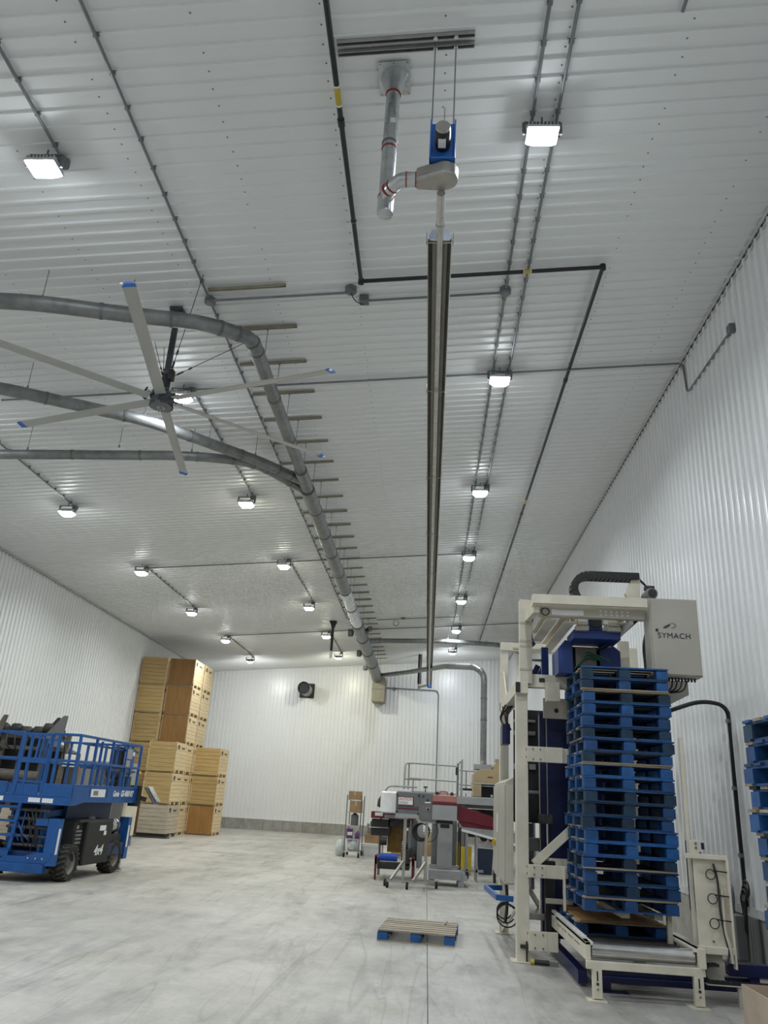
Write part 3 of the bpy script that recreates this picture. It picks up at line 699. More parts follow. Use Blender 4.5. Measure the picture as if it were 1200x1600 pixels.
MB().cyl((c.x, YF-.07, c.z), (c.x, YF-1.1, c.z), .305, n=n).build('dark_throat', M['black'], ex, smooth=True)
MB().tube(arc((c.x, YF-1.2, c.z), .318, 0, 2*math.pi, 24, 'xz')[:-1], .012, 6, closed=True).build('rim', M['black'], ex, smooth=True)

# ================================================================== CRATES
CW, CD, CHT = 1.13, 1.40, 1.165
def make_crate(kind, darkbase=False):
    front = {'pine': 'pine', 'ply': 'ply', 'pale': 'palewood'}[kind]
    side = {'pine': 'pineside', 'ply': 'pineside', 'pale': 'palewood'}[kind]
    if kind == 'plyall': pass
    h0 = .125
    parts = []
    def planks(n, L, axis, at, th):
        mb = MB(); hh = (CHT-.012-h0)/n
        for i in range(n):
            z0, z1 = h0+i*hh+.004, h0+(i+1)*hh-.004; e = random.uniform(-.003, .003)
            if axis == 'x': mb.box(0, L, at-th/2+e, at+th/2+e, z0, z1)
            else: mb.box(at-th/2+e, at+th/2+e, 0, L, z0, z1)
        return mb
    th = .028
    nf = 1 if kind == 'ply' else 7
    lo = h0; h0 = .045 if not darkbase else h0
    parts.append(('front_panel', planks(nf, CW, 'x', th/2, th).mesh('front_panel', M[front])))
    h0 = lo
    parts.append(('back_panel', planks(7, CW, 'x', CD-th/2, th).mesh('back_panel', M[front])))
    for at in (th/2, CW-th/2): parts.append(('side_panel', planks(7, CD, 'y', at, th).mesh('side_panel', M[side])))
    parts.append(('gap_backing', MB().box(.029, CW-.029, .029, CD-.029, h0, h0+.02).box(.029, .036, .029, CD-.029, h0, CHT-.02).box(CW-.036, CW-.029, .029, CD-.029, h0, CHT-.02).box(.029, CW-.029, .029, .036, h0, CHT-.02).mesh('gap_backing', M['gap'])))  # dark backing behind the planks, paints the shade in their gaps
    # skids run across the crate so the lift pockets show on its side
    for y0 in ((0 if darkbase else .09), CD/2-.07, CD-.14): parts.append(('skid', MB().box(.0, CW, y0, y0+.13, 0, h0-.022).mesh('skid', M['gap'] if (darkbase and y0 < .01) else M[side])))
    parts.append(('base_board', MB().box(0, CW, 0 if darkbase else .03, CD, h0-.022, h0).mesh('base_board', M['gap'] if darkbase else M[side])))
    parts.append(('corner_post', MB().box(.029, .09, .029, .09, h0, CHT).box(CW-.09, CW-.029, .029, .09, h0, CHT).mesh('corner_post', M[side])))
    parts.append(('stencil', MB().box(CW, CW+.002, .14, .32, CHT-.27, CHT-.11).mesh('stencil', M['stencil'])))
    parts.append(('stencil', MB().box(CW, CW+.002, .62, 1.05, CHT-.24, CHT-.19).mesh('stencil', M['stencil'])))
    return parts
PROTO = {k: make_crate(k) for k in ('pine', 'ply', 'pale')}; PROTO['paledark'] = make_crate('pale', True)
def crate_stack(x, y, kinds, where, lname):
    n = len(kinds)
    for i, kd in enumerate(kinds):
        look = {'pine': 'yellow pine crate', 'ply': 'brown plywood-faced crate', 'pale': 'grey-weathered plank crate', 'paledark': 'grey-weathered plank crate with black base'}[kd]
        pos = {0: 'bottom of its stack', n-1: 'topmost of its stack'}.get(i, '%s from the floor' % nth(i+1))
        t = thing('wooden_crate', '%s in %s, %s' % (look, where, pos), 'crate', (x+random.uniform(-.012, .012), y+random.uniform(-.02, .02), i*(CHT+.006)), R(random.uniform(-.5, .5)), 'bulk crates stacked by the left wall')
        for nm, me in PROTO[kd]: link(nm, me, t)
crate_stack(-12.36, 32.72, ['ply', 'pine', 'pine', 'pine', 'pine', 'pine'], 'the tall stack against the left wall', 'L')
crate_stack(-11.19, 32.86, ['pine', 'pine', 'pine', 'ply', 'ply', 'ply'], 'the tall stack with brown tops', 'B')
crate_stack(-11.19, 34.36, ['pine']*6, 'the tall stack behind the brown-topped one', 'D')
crate_stack(-11.0, 31.34, ['paledark', 'pine', 'pine'], 'the front three-high stack', 'A')
crate_stack(-10.03, 34.50, ['ply', 'pine', 'pine'], 'the three-high stack nearest the bare far wall', 'C')

# ================================================================== PALLETS
PLW, PLD, PLH = 1.055, 1.2, .145
_pc = {}
def piece(nm, mat, dims):
    k = (nm, mat)
    if k not in _pc:
        a, b, c = dims; _pc[k] = MB().box(0, a, 0, b, 0, c).mesh(nm, M[mat])
    return _pc[k]
def pallet(label, loc, rz, group, style='blue', cat='pallet'):
    t = thing('pallet', label, cat, loc, rz, group)
    rnd = random.random
    def mt(board=False):
        if style == 'worn': return 'pwood' if board else 'pblue3'
        r = rnd()
        if board and r > .80: return 'bwood'
        return base if rnd() < .75 else random.choice(['pblue', 'pblue2', 'pblue3'])
    base = random.choice(['pblue', 'pblue', 'pblue2', 'pblue3'])
    def put(nm, m, dims, p, r=0):
        o = link(nm, piece(nm, m, dims), t); o.location = p; o.rotation_euler = (0, 0, r); return o
    xs = (.005, PLW/2-.065, PLW-.135); ys = (.002, PLD/2-.075, PLD-.152)
    for y_ in (0, PLD-.11): put('base_board', mt(True), (PLW, .11, .015), (0, y_, 0))
    for x_ in xs: put('base_runner', mt(True) if style != 'worn' else 'pwood', (.11, PLD-.225, .015), (x_+.01, .1125, 0))
    for x_ in xs:
        for y_ in ys: put('block', mt(), (.14, .15, .096), (x_-.005, y_, .015))
    for x_ in xs: put('stringer_board', 'pblue' if style == 'worn' else mt(), (.11, PLD-.02, .014), (x_+.01, .01, .111))
    for k_ in range(7):
        y_ = k_*(PLD-.125)/6
        put('top_board', mt(True), (PLW, .125, .019), (random.uniform(-.006, .006), y_, .1255))
    return t
SX, SY, SZ0 = 1.872, 9.88, .762
for i in range(19):
    top = 19-i
    lab = 'blue pallet in the tall stack held by the cream machine, %s from the top' % nth(top)
    dx = .018*math.sin(i*1.7)+random.uniform(-.012, .012)+.0035*(i-9)
    pallet(lab, (SX+dx, SY+random.uniform(-.015, .015), SZ0+i*.1456), R(random.uniform(-.8, .8)), 'pallets in the machine stack')
pallet('blue pallet lying on the roller conveyor under a brown sheet', (1.79, 10.22, .470), 0, None)
sh = MB().box(1.83, 2.78, 10.24, 11.5, .618, .630).box(1.83, 2.2, 10.20, 10.24, .618, .630).build('slip_sheet', M['ply']); tag(sh, 'thin brown plywood sheet on the pallet on the conveyor', 'sheet')
for i in range(9):
    pallet('blue pallet in the raised stack cut by the right photo edge, %s from the top' % nth(9-i), (2.20+(.05 if i < 3 else 0)+random.uniform(-.02, .02), 4.56, 1.155+i*.1456), R(random.uniform(-1, 1)), 'pallets in the raised right stack')
ps = thing('pallet_stand', 'steel stand carrying the raised pallet stack outside the photo edge', 'stand', (2.8, 5.1, 0), 0, None, world=True)
for y in (4.7, 5.4): MB().box(2.5, 3.2, y, y+.1, 1.05, 1.153).build('cross_bar', M['navy'], ps)
for x in (2.55, 3.1):
    for y in (4.7, 5.4): MB().box(x, x+.1, y, y+.1, 0, 1.05).build('leg', M['navy'], ps)
fp = pallet('weathered pallet with blue blocks lying alone on the open floor', (-.608, 11.905, 0.001), R(-4.6), None, 'worn')
ws = MB().obox((.33, 12.72, .158), (.02, .18, .012), Matrix.Rotation(R(-25), 3, 'Z') @ Matrix.Rotation(R(12), 3, 'X')).build('wood_splinter', M['bwood']); tag(ws, 'pale broken wood splinter on the lone floor pallet', 'splinter')

# ================================================================== ROLLER CONVEYOR
cv = thing('roller_conveyor', 'cream roller conveyor with steel rollers in front of the pallet stack', 'conveyor', (2.32, 9.3, 0), 0, None, world=True)
for x0 in (1.715, 2.865):
    MB().box(x0, x0+.055, 9.28, 12.25, .36, .53).box(x0-.0 if x0 < 2 else x0-.03, x0+.085 if x0 < 2 else x0+.055, 9.28, 12.25, .50, .53).build('side_rail', M['cream'], cv, bevel=.004)
MB().box(1.715, 2.92, 9.24, 9.30, .285, .36).build('front_bar', M['cream'], cv, bevel=.004)
MB().box(2.87, 2.93, 9.22, 9.30, .36, .545).build('bearing_housing', M['cream'], cv, bevel=.004)
MB().cyl((1.785, 9.37, .445), (2.845, 9.37, .445), .075, n=24).build('drum', M['chrome'], cv, smooth=True)
rme = MB().cyl((0, 0, 0), (1.085, 0, 0), .036, n=14).mesh('roller', M['oil']); shade(rme)
cap = MB().box(-.05, .0, -.018, .018, .0, .03).mesh('axle_cap', M['white'])
for i in range(24):
    o = link('roller', rme, cv); o.location = Vector((1.775, 9.55+i*.112, .432))-orgs[cv.name]
    o = link('axle_cap', cap, cv); o.location = Vector((1.768, 9.50+i*.112, .530))-orgs[cv.name]
mb = MB()
for i in range(22):
    if i % 6 != 5: mb.box(1.7135, 1.7155, 9.6+i*.07, 9.635+i*.07, .445, .462)
stuff(mb.build('rail_slots', M['black'], cv))
for x in (1.775, 2.80):
    for yy in (9.24, 11.9):
        lg = MB().box(x, x+.095, yy, yy+.07, .02, .29).build('leg', M['cream'], cv, bevel=.004)
        MB().box(x-.06, x+.13, yy-.06, yy+.13, 0, .012).build('foot_plate', M['cream'], lg)
        MB().box(x+.04, x+.055, yy-.002, yy+.002, .18, .27).build('slot', M['black'], lg)
        MB().cyl((x+.047, yy-.008, .155), (x+.047, yy+.01, .155), .014, n=8).build('bolt', M['black'], lg)
        MB().cyl((x+.047, yy-.008, .105), (x+.047, yy+.01, .105), .010, n=8).build('bolt', M['machgrey'], lg)

# ================================================================== PALLETIZER
pz = thing('palletizer', 'tall cream and blue pallet machine holding the blue pallet stack', 'machine', (2.3, 11.2, 0), 0, None, world=True)
def B(name, x0, x1, y0, y1, z0, z1, m='cream', par=None, bev=.005):
    return MB().box(x0, x1, y0, y1, z0, z1).build(name, M[m], par or pz, bevel=bev)
def bolts(par, pts, ax='y', r=.013, m='screw'):
    for p in pts:
        q = {'y': (p[0], p[1]-.014, p[2]), 'x': (p[0]-.014, p[1], p[2])}[ax]
        MB().cyl(q, p, r, n=8).build('bolt', M[m], par)
# columns
c1 = B('column', 1.20, 1.36, 11.10, 11.26, 0, 3.44)
bolts(c1, [(1.34, 11.10, z) for z in (2.56, 2.46, 1.10, 1.02, .33, .20)])
B('foot_plate', 1.13, 1.40, 11.02, 11.32, 0, .014, par=c1)
B('anchor_clamp', 1.24, 1.40, 11.06, 11.10, .16, .20, 'oil', c1); MB().cyl((1.32, 11.07, .0), (1.32, 11.07, .24), .012, n=8).build('anchor_rod', M['oil'], c1)
c2 = B('column', 1.18, 1.32, 13.36, 13.50, 0, 3.30); B('foot_plate', 1.12, 1.38, 13.28, 13.56, 0, .014, par=c2)
B('column', 2.76, 2.90, 11.52, 11.66, 0, 4.20); B('column', 3.36, 3.50, 13.36, 13.50, 0, 4.43)
MB().prism([(11.10, .60), (11.25, .60), (13.36, .10), (13.36, .02)], 1.21, 1.23, 'x').build('skirt_brace', M['creamdark'], pz)
# upper columns, side and front beams
u1 = B('upper_column', 1.25, 1.42, 11.03, 11.18, 3.44, 4.64)
for z in (4.28, 4.02, 3.95, 3.62): B('band', 1.245, 1.425, 11.02, 11.035, z, z+.03, 'creamdark', u1, 0)
u2 = B('upper_column', 1.19, 1.32, 13.40, 13.52, 3.30, 4.36)
B('side_beam', 1.19, 1.36, 11.02, 13.6, 3.30, 3.46); B('end_cap', 1.185, 1.25, 11.0, 11.02, 3.31, 3.45, 'black')
MB().prism([(13.40, 3.46), (13.40, 3.95), (13.25, 3.95), (12.75, 3.46)], 1.22, 1.24, 'x').build('gusset', M['cream'], pz)
MB().prism([(11.18, 3.46), (11.18, 4.3), (11.30, 3.9), (11.75, 3.46)], 1.28, 1.30, 'x').build('gusset', M['cream'], pz)
tb_ = B('rear_top_beam', 1.19, 3.50, 13.38, 13.52, 4.33, 4.47); B('rear_top_pad', 1.40, 1.95, 13.36, 13.38, 4.36, 4.40, 'creamdark', tb_)
fb_ = B('front_top_beam', 1.36, 2.90, 11.08, 11.22, 3.40, 3.58); B('slot', 1.52, 1.60, 11.075, 11.082, 3.47, 3.53, 'black', fb_, 0)
B('drop_block', 1.60, 1.78, 10.92, 11.10, 3.20, 3.46); B('motor_plate', 1.62, 2.1, 11.4, 11.45, 3.02, 3.30, 'creamdark')
MB().cyl((1.80, 11.38, 3.13), (1.80, 11.41, 3.13), .03, n=12).build('hole', M['black'], pz)
for z0, z1, x1, nm in ((2.40, 2.60, 1.82, 'cross_beam'), (.975, 1.13, 1.80, 'cross_beam'), (.14, .36, 1.71, 'cross_beam')):
    b_ = B(nm, 1.34, x1, 11.045, 11.10, z0, z1)
    bolts(b_, [(x, 11.045, z) for x in (1.42, 1.52) for z in (z0+.035, z1-.035)], r=.010)
    MB().box(1.57, 1.575, 11.043, 11.047, z0, z1).build('seam', M['creamdark'], b_)
    if z0 > .5: B('beam_core', 1.362, 2.0, 11.12, 11.17, z0+.005, z1-.005)
MB().bar((1.43, 11.135, 1.13), (2.02, 11.135, 1.66), .03, .11, up=(0, 0, 1)).build('diagonal_brace', M['cream'], pz, bevel=.004)
B('shelf_bracket', 1.60, 1.95, 11.3, 11.34, .66, .72, 'creamdark'); B('shelf_bracket', 1.68, 1.95, 11.25, 11.29, .49, .53, 'creamdark')
B('guide_plate', 1.79, 1.815, 11.02, 11.12, .60, 1.12, 'cream')
# navy mast, panels and dark works inside
B('mast_panel', 1.72, 2.9, 11.80, 11.86, 1.18, 3.28, 'navy'); B('mast', 1.62, 1.70, 11.82, 12.0, .18, 3.15, 'navy')
B('mast_rail', 1.705, 1.72, 11.79, 11.81, 1.1, 3.25, 'stainless', None, 0); B('mast_rail', 1.60, 1.615, 11.81, 11.83, .3, 3.1, 'stainless', None, 0)
B('black_mast', 1.64, 1.78, 11.62, 11.76, .16, 1.15, 'black'); B('navy_lower', 1.80, 2.9, 11.75, 11.80, .2, .98, 'navy')
B('dark_fill', 1.36, 1.62, 12.6, 12.64, .7, 1.6, 'machgrey'); B('black_fill', 1.36, 2.9, 12.96, 13.0, 1.6, 3.3, 'black'); B('rear_shelf', 1.38, 1.70, 12.55, 12.7, 2.02, 2.06, 'lightgrey')  # dark panels added behind the mast to paint the interior shade
B('rear_crossbar', 1.36, 1.70, 12.9, 12.96, 2.38, 2.46, 'lightgrey'); B('rear_crossbar', 1.36, 1.70, 12.9, 12.96, 2.9, 2.96, 'stainless'); B('rear_crossbar', 1.36, 1.70, 12.9, 12.96, 3.1, 3.14, 'stainless')
for x, y_ in ((1.42, 12.3), (1.50, 12.35), (1.46, 12.2)): MB().tube(fillet([(x, y_, 3.3), (x+.02, y_, 2.4), (x-.01, y_, 1.7), (x+.03, y_, .8)], .2), .014, 6).build('hose', M['cable'], pz, smooth=True)
B('gearbox', 1.40, 1.62, 11.9, 12.1, 1.25, 1.42, 'machgrey'); B('gearbox', 1.55, 1.74, 11.5, 11.6, 1.62, 1.74, 'oil')
MB().tube(arc((1.9, 11.2, .82), .09, R(40), R(300), 14, 'xz'), .012, 6).build('hose_loop', M['greycable'], pz)
B('inner_table', 1.42, 1.78, 11.8, 12.9, .40, .48, 'stainless'); B('inner_guard', 1.38, 1.50, 12.0, 13.0, .78, .98, 'lightgrey')
MB().bar((1.42, 11.7, .80), (1.66, 12.5, .52), .03, .08).build('inner_rail', M['creamdark'], pz)
# valve cluster hanging under the side beam
for k in range(7): MB().tube(fillet([(1.20+random.uniform(-.05, .1), 12.7+random.uniform(-.25, .3), 3.30), (1.15+random.uniform(-.05, .1), 12.6+random.uniform(-.3, .3), 3.12), (1.2+random.uniform(-.04, .1), 12.7+random.uniform(-.2, .2), 2.95)], .1), .013, 6).build('hose', M['cable'], pz, smooth=True)
B('valve_block', 1.14, 1.26, 12.5, 12.85, 2.72, 3.02, 'navy')
# electrical cabinet on the left flank
ec = thing('electric_cabinet', 'grey-beige electric cabinet with orange switch on the flank of the pallet machine', 'cabinet', (1.1, 12.4, .82), 0, None, world=True)
MB().prism([(1.09, .84), (1.195, .84), (1.195, 2.20), (1.09, 2.14)], 11.42, 13.34).build('body', M['cabinet'], ec, bevel=.006)
for y0, y1 in ((11.44, 12.36), (12.40, 13.32)): MB().box(1.075, 1.09, y0, y1, .88, 2.10).build('door', M['cabinet'], ec, bevel=.004)
MB().box(1.09, 1.19, 11.405, 11.42, .86, 2.10).build('end_panel', M['creamdark'], ec)
kn = MB().cyl((1.077, 12.9, 1.30), (1.055, 12.9, 1.30), .055, n=14).build('switch_plate', M['yellow'], ec, smooth=True); MB().box(1.025, 1.055, 12.885, 12.915, 1.26, 1.34).build('switch_handle', M['orange'], kn)
MB().box(1.06, 1.076, 12.5, 12.53, 1.45, 1.72).build('handle', M['white'], ec)
# blue bump bar and cable coil under the cabinet
bb = MB().bar((1.20, 11.50, .665), (.99, 11.50, .675), .05, .07).bar((.99, 11.475, .675), (.93, 12.9, .665), .05, .07).bar((.93, 12.9, .665), (1.18, 12.95, .665), .05, .07)
bb.build('bump_bar', M['liftblue'], pz, bevel=.006)
for k in range(3): MB().tube(arc((1.10+.02*k, 11.7, .50-.03*k), .10+.02*k, R(30), R(330), 16, 'xz'), .010, 6).build('cable_coil', M['cable'], pz)
MB().tube(fillet([(1.12, 11.7, .85), (1.14, 11.68, .6), (1.11, 11.7, .35)], .1), .022, 6).build('cable_bundle', M['cable'], pz)
# gantry on top
g1 = MB().box(1.30, 2.76, 9.93, 10.10, 4.32, 4.44).box(1.30, 2.76, 9.98, 10.10, 4.30, 4.32).build('gantry_beam', M['cream'], pz)
g2 = MB().box(1.40, 2.78, 10.12, 10.24, 4.20, 4.32).build('lower_gantry_beam', M['creamdark'], pz, bevel=.005)
B('bright_cover', 1.56, 1.98, 10.105, 10.12, 4.215, 4.285, 'white', g2)
for k in range(6):
    for zz in (4.24, 4.285): MB().cyl((2.20+k*.07, 10.119, zz), (2.20+k*.07, 10.112, zz), .014, n=8).build('hole', M['white'], g2)
MB().tube(arc((1.48, 10.10, 4.25), .05, 0, 2*math.pi, 14, 'xz')[:-1], .008, 6, closed=True).build('hose_ring', M['cable'], g2)
MB().bar((1.36, 10.05, 4.30), (1.36, 11.10, 4.40), .08, .16).build('side_arm', M['cream'], pz, bevel=.005)
for x, y1, z in ((1.58, 11.7, 4.24), (1.82, 12.4, 4.22), (2.52, 12.4, 4.24)):
    MB().box(x-.075, x+.075, 10.24, y1, z-.07, z-.055).box(x-.008, x+.008, 10.24, y1, z-.055, z+.055).box(x-.075, x+.075, 10.24, y1, z+.055, z+.07).build('gantry_arm', M['cream'], pz)
MB().bar((2.62, 10.2, 4.20), (2.38, 11.3, 3.90), .04, .09).build('diagonal_strut', M['white'], pz)
MB().tube(fillet([(2.72, 10.15, 4.24), (2.45, 10.8, 3.98), (2.0, 11.0, 3.80)], .3), .022, 8).build('hose', M['cable'], pz, smooth=True)
MB().tube(fillet([(2.86, 10.3, 4.15), (2.80, 10.35, 3.9), (2.82, 10.35, 3.60), (2.80, 10.4, 3.35)], .2), .030, 8).build('hose', M['cable'], pz, smooth=True)
# blue lifting head
B('head_plate', 1.90, 2.52, 10.42, 10.95, 3.98, 4.10, 'midblue'); B('head_core', 2.10, 2.28, 10.40, 10.6, 4.10, 4.34, 'midblue'); MB().cyl((2.19, 10.38, 4.2), (2.19, 10.45, 4.2), .085, n=16).build('head_bore', M['black'], pz, smooth=True)
for x in (1.90, 2.32):
    B('cream_block', x+.04, x+.17, 10.34, 10.46, 4.15, 4.27, 'cream'); B('cream_block', x+.02, x+.19, 10.34, 10.46, 4.08, 4.14, 'creamdark'); B('end_stub', x-.03, x+.035, 10.36, 10.44, 4.17, 4.25, 'cream')
MB().prism([(1.74, 3.56), (1.94, 3.56), (1.94, 3.98), (1.84, 4.02), (1.74, 3.90)], 10.75, 11.3).build('jaw_plate', M['midblue'], pz, bevel=.006)
MB().prism([(2.30, 3.56), (2.62, 3.56), (2.62, 3.92), (2.52, 4.0), (2.34, 4.0), (2.26, 3.86)], 10.9, 11.0).build('jaw_plate', M['midblue'], pz, bevel=.006)
B('valve_bank', 1.98, 2.26, 10.75, 10.9, 3.66, 3.92, 'greybrown'); B('head_frame', 1.94, 2.34, 10.9, 11.0, 3.56, 3.96, 'oil')
B('blue_post', 1.62, 1.72, 11.5, 11.6, 3.58, 4.05, 'midblue'); B('link_bar', 1.46, 1.62, 11.5, 11.54, 3.84, 3.87, 'machgrey')
MB().bar((1.46, 11.9, 3.52), (1.62, 11.9, 3.84), .06, .08).build('blue_link', M['navy'], pz); MB().bar((1.60, 11.7, 3.62), (1.70, 11.7, 3.80), .06, .10).build('blue_link', M['midblue'], pz)
MB().prism([(1.40, 3.58), (1.58, 3.58), (1.60, 3.86)], 12.0, 12.03).build('cable_tray_end', M['navy'], pz)
for k in range(5): MB().tube(fillet([(1.95+.05*k, 10.72, 3.62+.04*k), (2.1, 10.68, 3.8+.02*k), (2.3+.03*k, 10.72, 3.75)], .08), .008, 6).build('hose', M['cable'] if k % 2 else M['green'], pz)
# cable chains
def chain(name, pts, wd, th, par, links=True):
    P = [Vector(p) for p in pts]; o = None
    # resample
    L = [0]
    for a, b in zip(P[:-1], P[1:]): L.append(L[-1]+(b-a).length)
    n = max(2, int(L[-1]/.055)); Q = []
    for i in range(n+1):
        s = L[-1]*i/n
        for j in range(len(P)-1):
            if s <= L[j+1]+1e-9: Q.append(P[j].lerp(P[j+1], (s-L[j])/max(1e-9, L[j+1]-L[j]))); break
    mb = MB()
    for a, b in zip(Q[:-1], Q[1:]):
        d = (b-a); nrm = Vector((0, 1, 0)); x = nrm.cross(d).normalized(); y = d.normalized()
        c = (a+b)/2; RM = Matrix((x, y, nrm)).transposed()
        for s in (-1, 1): mb.obox(c+nrm*s*wd/2, (th, d.length*.97, .012), RM)
        mb.obox(c+x*th*.42, (.008, d.length*.62, wd), RM); mb.obox(c-x*th*.42, (.008, d.length*.62, wd), RM)
    return stuff(mb.build(name, M['black'], par))
up = [(2.80, 10.45, 4.86)]+[(2.80-.66*t, 10.45, 4.86) for t in (.3, .6, .9)]+arc((2.12, 10.45, 4.66), .20, R(90), R(200), 10, 'xz')+[(1.98, 10.45, 4.50), (2.17, 10.45, 4.44)]
chain('cable_chain', up, .18, .095, pz)
MB().prism([(2.60, 4.62), (2.72, 4.86), (2.82, 4.86), (2.80, 4.46), (2.70, 4.46)], 10.40, 10.46).build('chain_bracket', M['cream'], pz, bevel=.004)
MB().tube(fillet([(2.80, 10.42, 4.84), (2.92, 10.42, 4.72), (2.84, 10.4, 4.50), (2.5, 10.4, 4.44)], .1), .016, 6).build('hose', M['cable'], pz, smooth=True)
mo = MB().lathe((2.86, 10.02, 4.54), [(.05, 0), (.075, .015), (.08, .05), (.08, .26), (.055, .29)], 20, 'y').build('drive_motor', M['machgrey'], pz, smooth=True)
MB().lathe((2.86, 10.012, 4.54), [(.03, 0), (.055, .003), (.055, .01)], 16, 'y').build('fan_cover', M['oil'], mo, smooth=True); B('terminal_box', 2.80, 2.92, 10.1, 10.2, 4.61, 4.66, 'oil', mo)
chain('rear_cable_chain', [(1.50, 11.6, 4.55), (1.45, 11.6, 4.35), (1.47, 11.6, 4.15), (1.52, 11.6, 4.08)], .12, .06, pz)
# control cabinet with the maker's mark
cc = thing('control_cabinet', 'beige control cabinet with dark maker lettering high on the pallet machine', 'cabinet', (3.09, 10.1, 3.47), 0, None, world=True)
MB().box(2.80, 3.42, 10.02, 10.30, 3.47, 4.47).build('body', M['cabinet'], cc, bevel=.008)
MB().box(2.82, 3.41, 10.0, 10.02, 3.485, 4.455).build('door', M['cabinet'], cc, bevel=.006)
text_mesh('SYMACH', .098, M['inkblue'], 'lettering', cc, face_mat((3.095, 9.997, 3.975), (1, 0, 0), (0, 0, 1)), spacing=1.12)
MB().prism([(3.00, 4.085), (3.04, 4.10), (3.06, 4.13), (3.03, 4.122), (2.985, 4.10), (2.955, 4.072), (3.02, 4.075)], 9.996, 9.999).build('emblem', M['inkblue'], cc)
MB().prism([(3.04, 4.135), (3.09, 4.135), (3.115, 4.115), (3.085, 4.09), (3.05, 4.075), (3.10, 4.08), (3.135, 4.105), (3.12, 4.135), (3.085, 4.148)], 9.996, 9.999).build('emblem', M['inkgrey'], cc)
MB().box(2.865, 2.895, 9.985, 10.0, 4.03, 4.06).build('lock', M['black'], cc)
for k in range(9): MB().cyl((3.04+k*.04, 10.16, 3.47), (3.04+k*.04, 10.16, 3.425), .013, n=8).build('cable_gland', M['black'], cc)
for k in range(4): MB().tube(fillet([(3.08+k*.06, 10.16, 3.44), (3.07+k*.05, 10.18, 3.34-.01*k), (2.98, 10.3, 3.28)], .08), .010, 6).build('cable', M['cable'], cc, smooth=True)
MB().prism([(3.02, 3.12), (3.40, 3.32), (3.40, 3.50), (3.02, 3.50)], 10.55, 10.85).build('rear_box', M['cabinet'], cc, bevel=.006)
# right-hand guard frame beside the stack
B('guide_bar', 2.945, 2.985, 9.62, 9.66, .50, 2.68, 'cream')
gf = B('guard_panel', 2.965, 3.33, 9.52, 9.55, .52, 1.40, 'cream')
B('guard_frame', 2.86, 3.32, 9.46, 9.52, 1.39, 1.44, 'cream', gf); B('guard_frame', 3.30, 3.325, 9.45, 9.52, .34, 1.40, 'cream', gf); B('guard_frame', 2.94, 3.30, 9.44, 9.52, .47, .54, 'cream', gf)
B('top_block', 2.93, 3.06, 9.50, 9.56, 1.44, 1.58, 'cream', gf); bolts(gf, [(3.0, 9.50, 1.545), (3.0, 9.50, 1.50), (3.02, 9.43, 1.455), (3.11, 9.50, .585)], r=.012)
B('guard_foot', 2.94, 3.20, 9.52, 9.56, .22, .47, 'creamdark', gf)
B('blue_column', 2.995, 3.045, 9.72, 9.86, .84, 1.56, 'navy'); B('blue_cap', 3.04, 3.16, 9.70, 9.78, 1.48, 1.55, 'navy'); B('blue_edge', 3.335, 3.36, 9.58, 9.7, 1.15, 1.30, 'navy')
for z in (1.27, 1.03, .79):
    MB().tube(arc((3.13, 9.48, z-.03), .05, R(20), R(380), 16, 'xz'), .006, 6).build('zip_cable', M['cable'], gf)
    MB().cyl((3.15, 9.47, z+.012), (3.30, 9.46, z+.0), .008, n=6).build('cable_clip', M['cable'], gf)
MB().tube(fillet([(3.17, 9.49, 1.35), (3.20, 9.48, 1.2), (3.20, 9.48, .85), (3.23, 9.47, .62), (3.25, 9.44, .5), (3.2, 9.42, .38)], .1), .012, 6).build('cable', M['cable'], gf, smooth=True)
MB().tube(fillet([(3.24, 9.49, 1.1), (3.24, 9.48, .9), (3.23, 9.47, .7), (3.26, 9.44, .55), (3.27, 9.43, .40)], .1), .018, 6).build('cable', M['creamdark'], gf, smooth=True)
# navy base frame on the floor
nb = B('base_beam', 1.93, 3.62, 9.74, 9.86, .085, .22, 'navy'); B('base_beam', 1.93, 3.62, 9.70, 9.75, .145, .155, 'midblue', nb, 0)
B('base_upright', 1.92, 2.06, 9.72, 9.76, .0, .215, 'navy'); B('base_foot', 1.92, 2.24, 9.66, 9.80, .0, .012, 'navy')
B('base_rail', 1.74, 1.84, 9.9, 12.0, .03, .16, 'navy'); B('base_rail', 3.28, 4.22, 9.60, 9.72, .255, .375, 'navy'); B('rail_foot', 3.5, 3.6, 9.62, 9.7, .0, .255, 'navy'); B('rail_foot', 4.08, 4.18, 9.62, 9.7, .0, .255, 'navy')
chain('floor_cable_chain', [(3.12, 9.45, .375), (3.04, 9.45, .375)]+arc((3.04, 9.45, .295), .08, R(90), R(270), 8, 'xz')+[(3.3, 9.45, .215), (4.2, 9.45, .215)], .07, .028, pz)
B('chain_tray', 2.98, 4.22, 9.40, 9.50, .188, .200, 'creamdark'); B('tray_foot', 3.3, 3.36, 9.42, 9.48, 0, .188, 'creamdark'); B('tray_foot', 4.1, 4.16, 9.42, 9.48, 0, .188, 'creamdark')
for x in (2.25, 2.62): B('stack_fork', x, x+.10, 9.95, 11.3, .700, .760, 'creamdark')
B('fork_carriage', 2.2, 2.9, 11.30, 11.52, .64, .80, 'creamdark'); MB().box(2.78, 2.83, 10.0, 10.06, .35, .75).build('stop_post', M['cream'], pz)
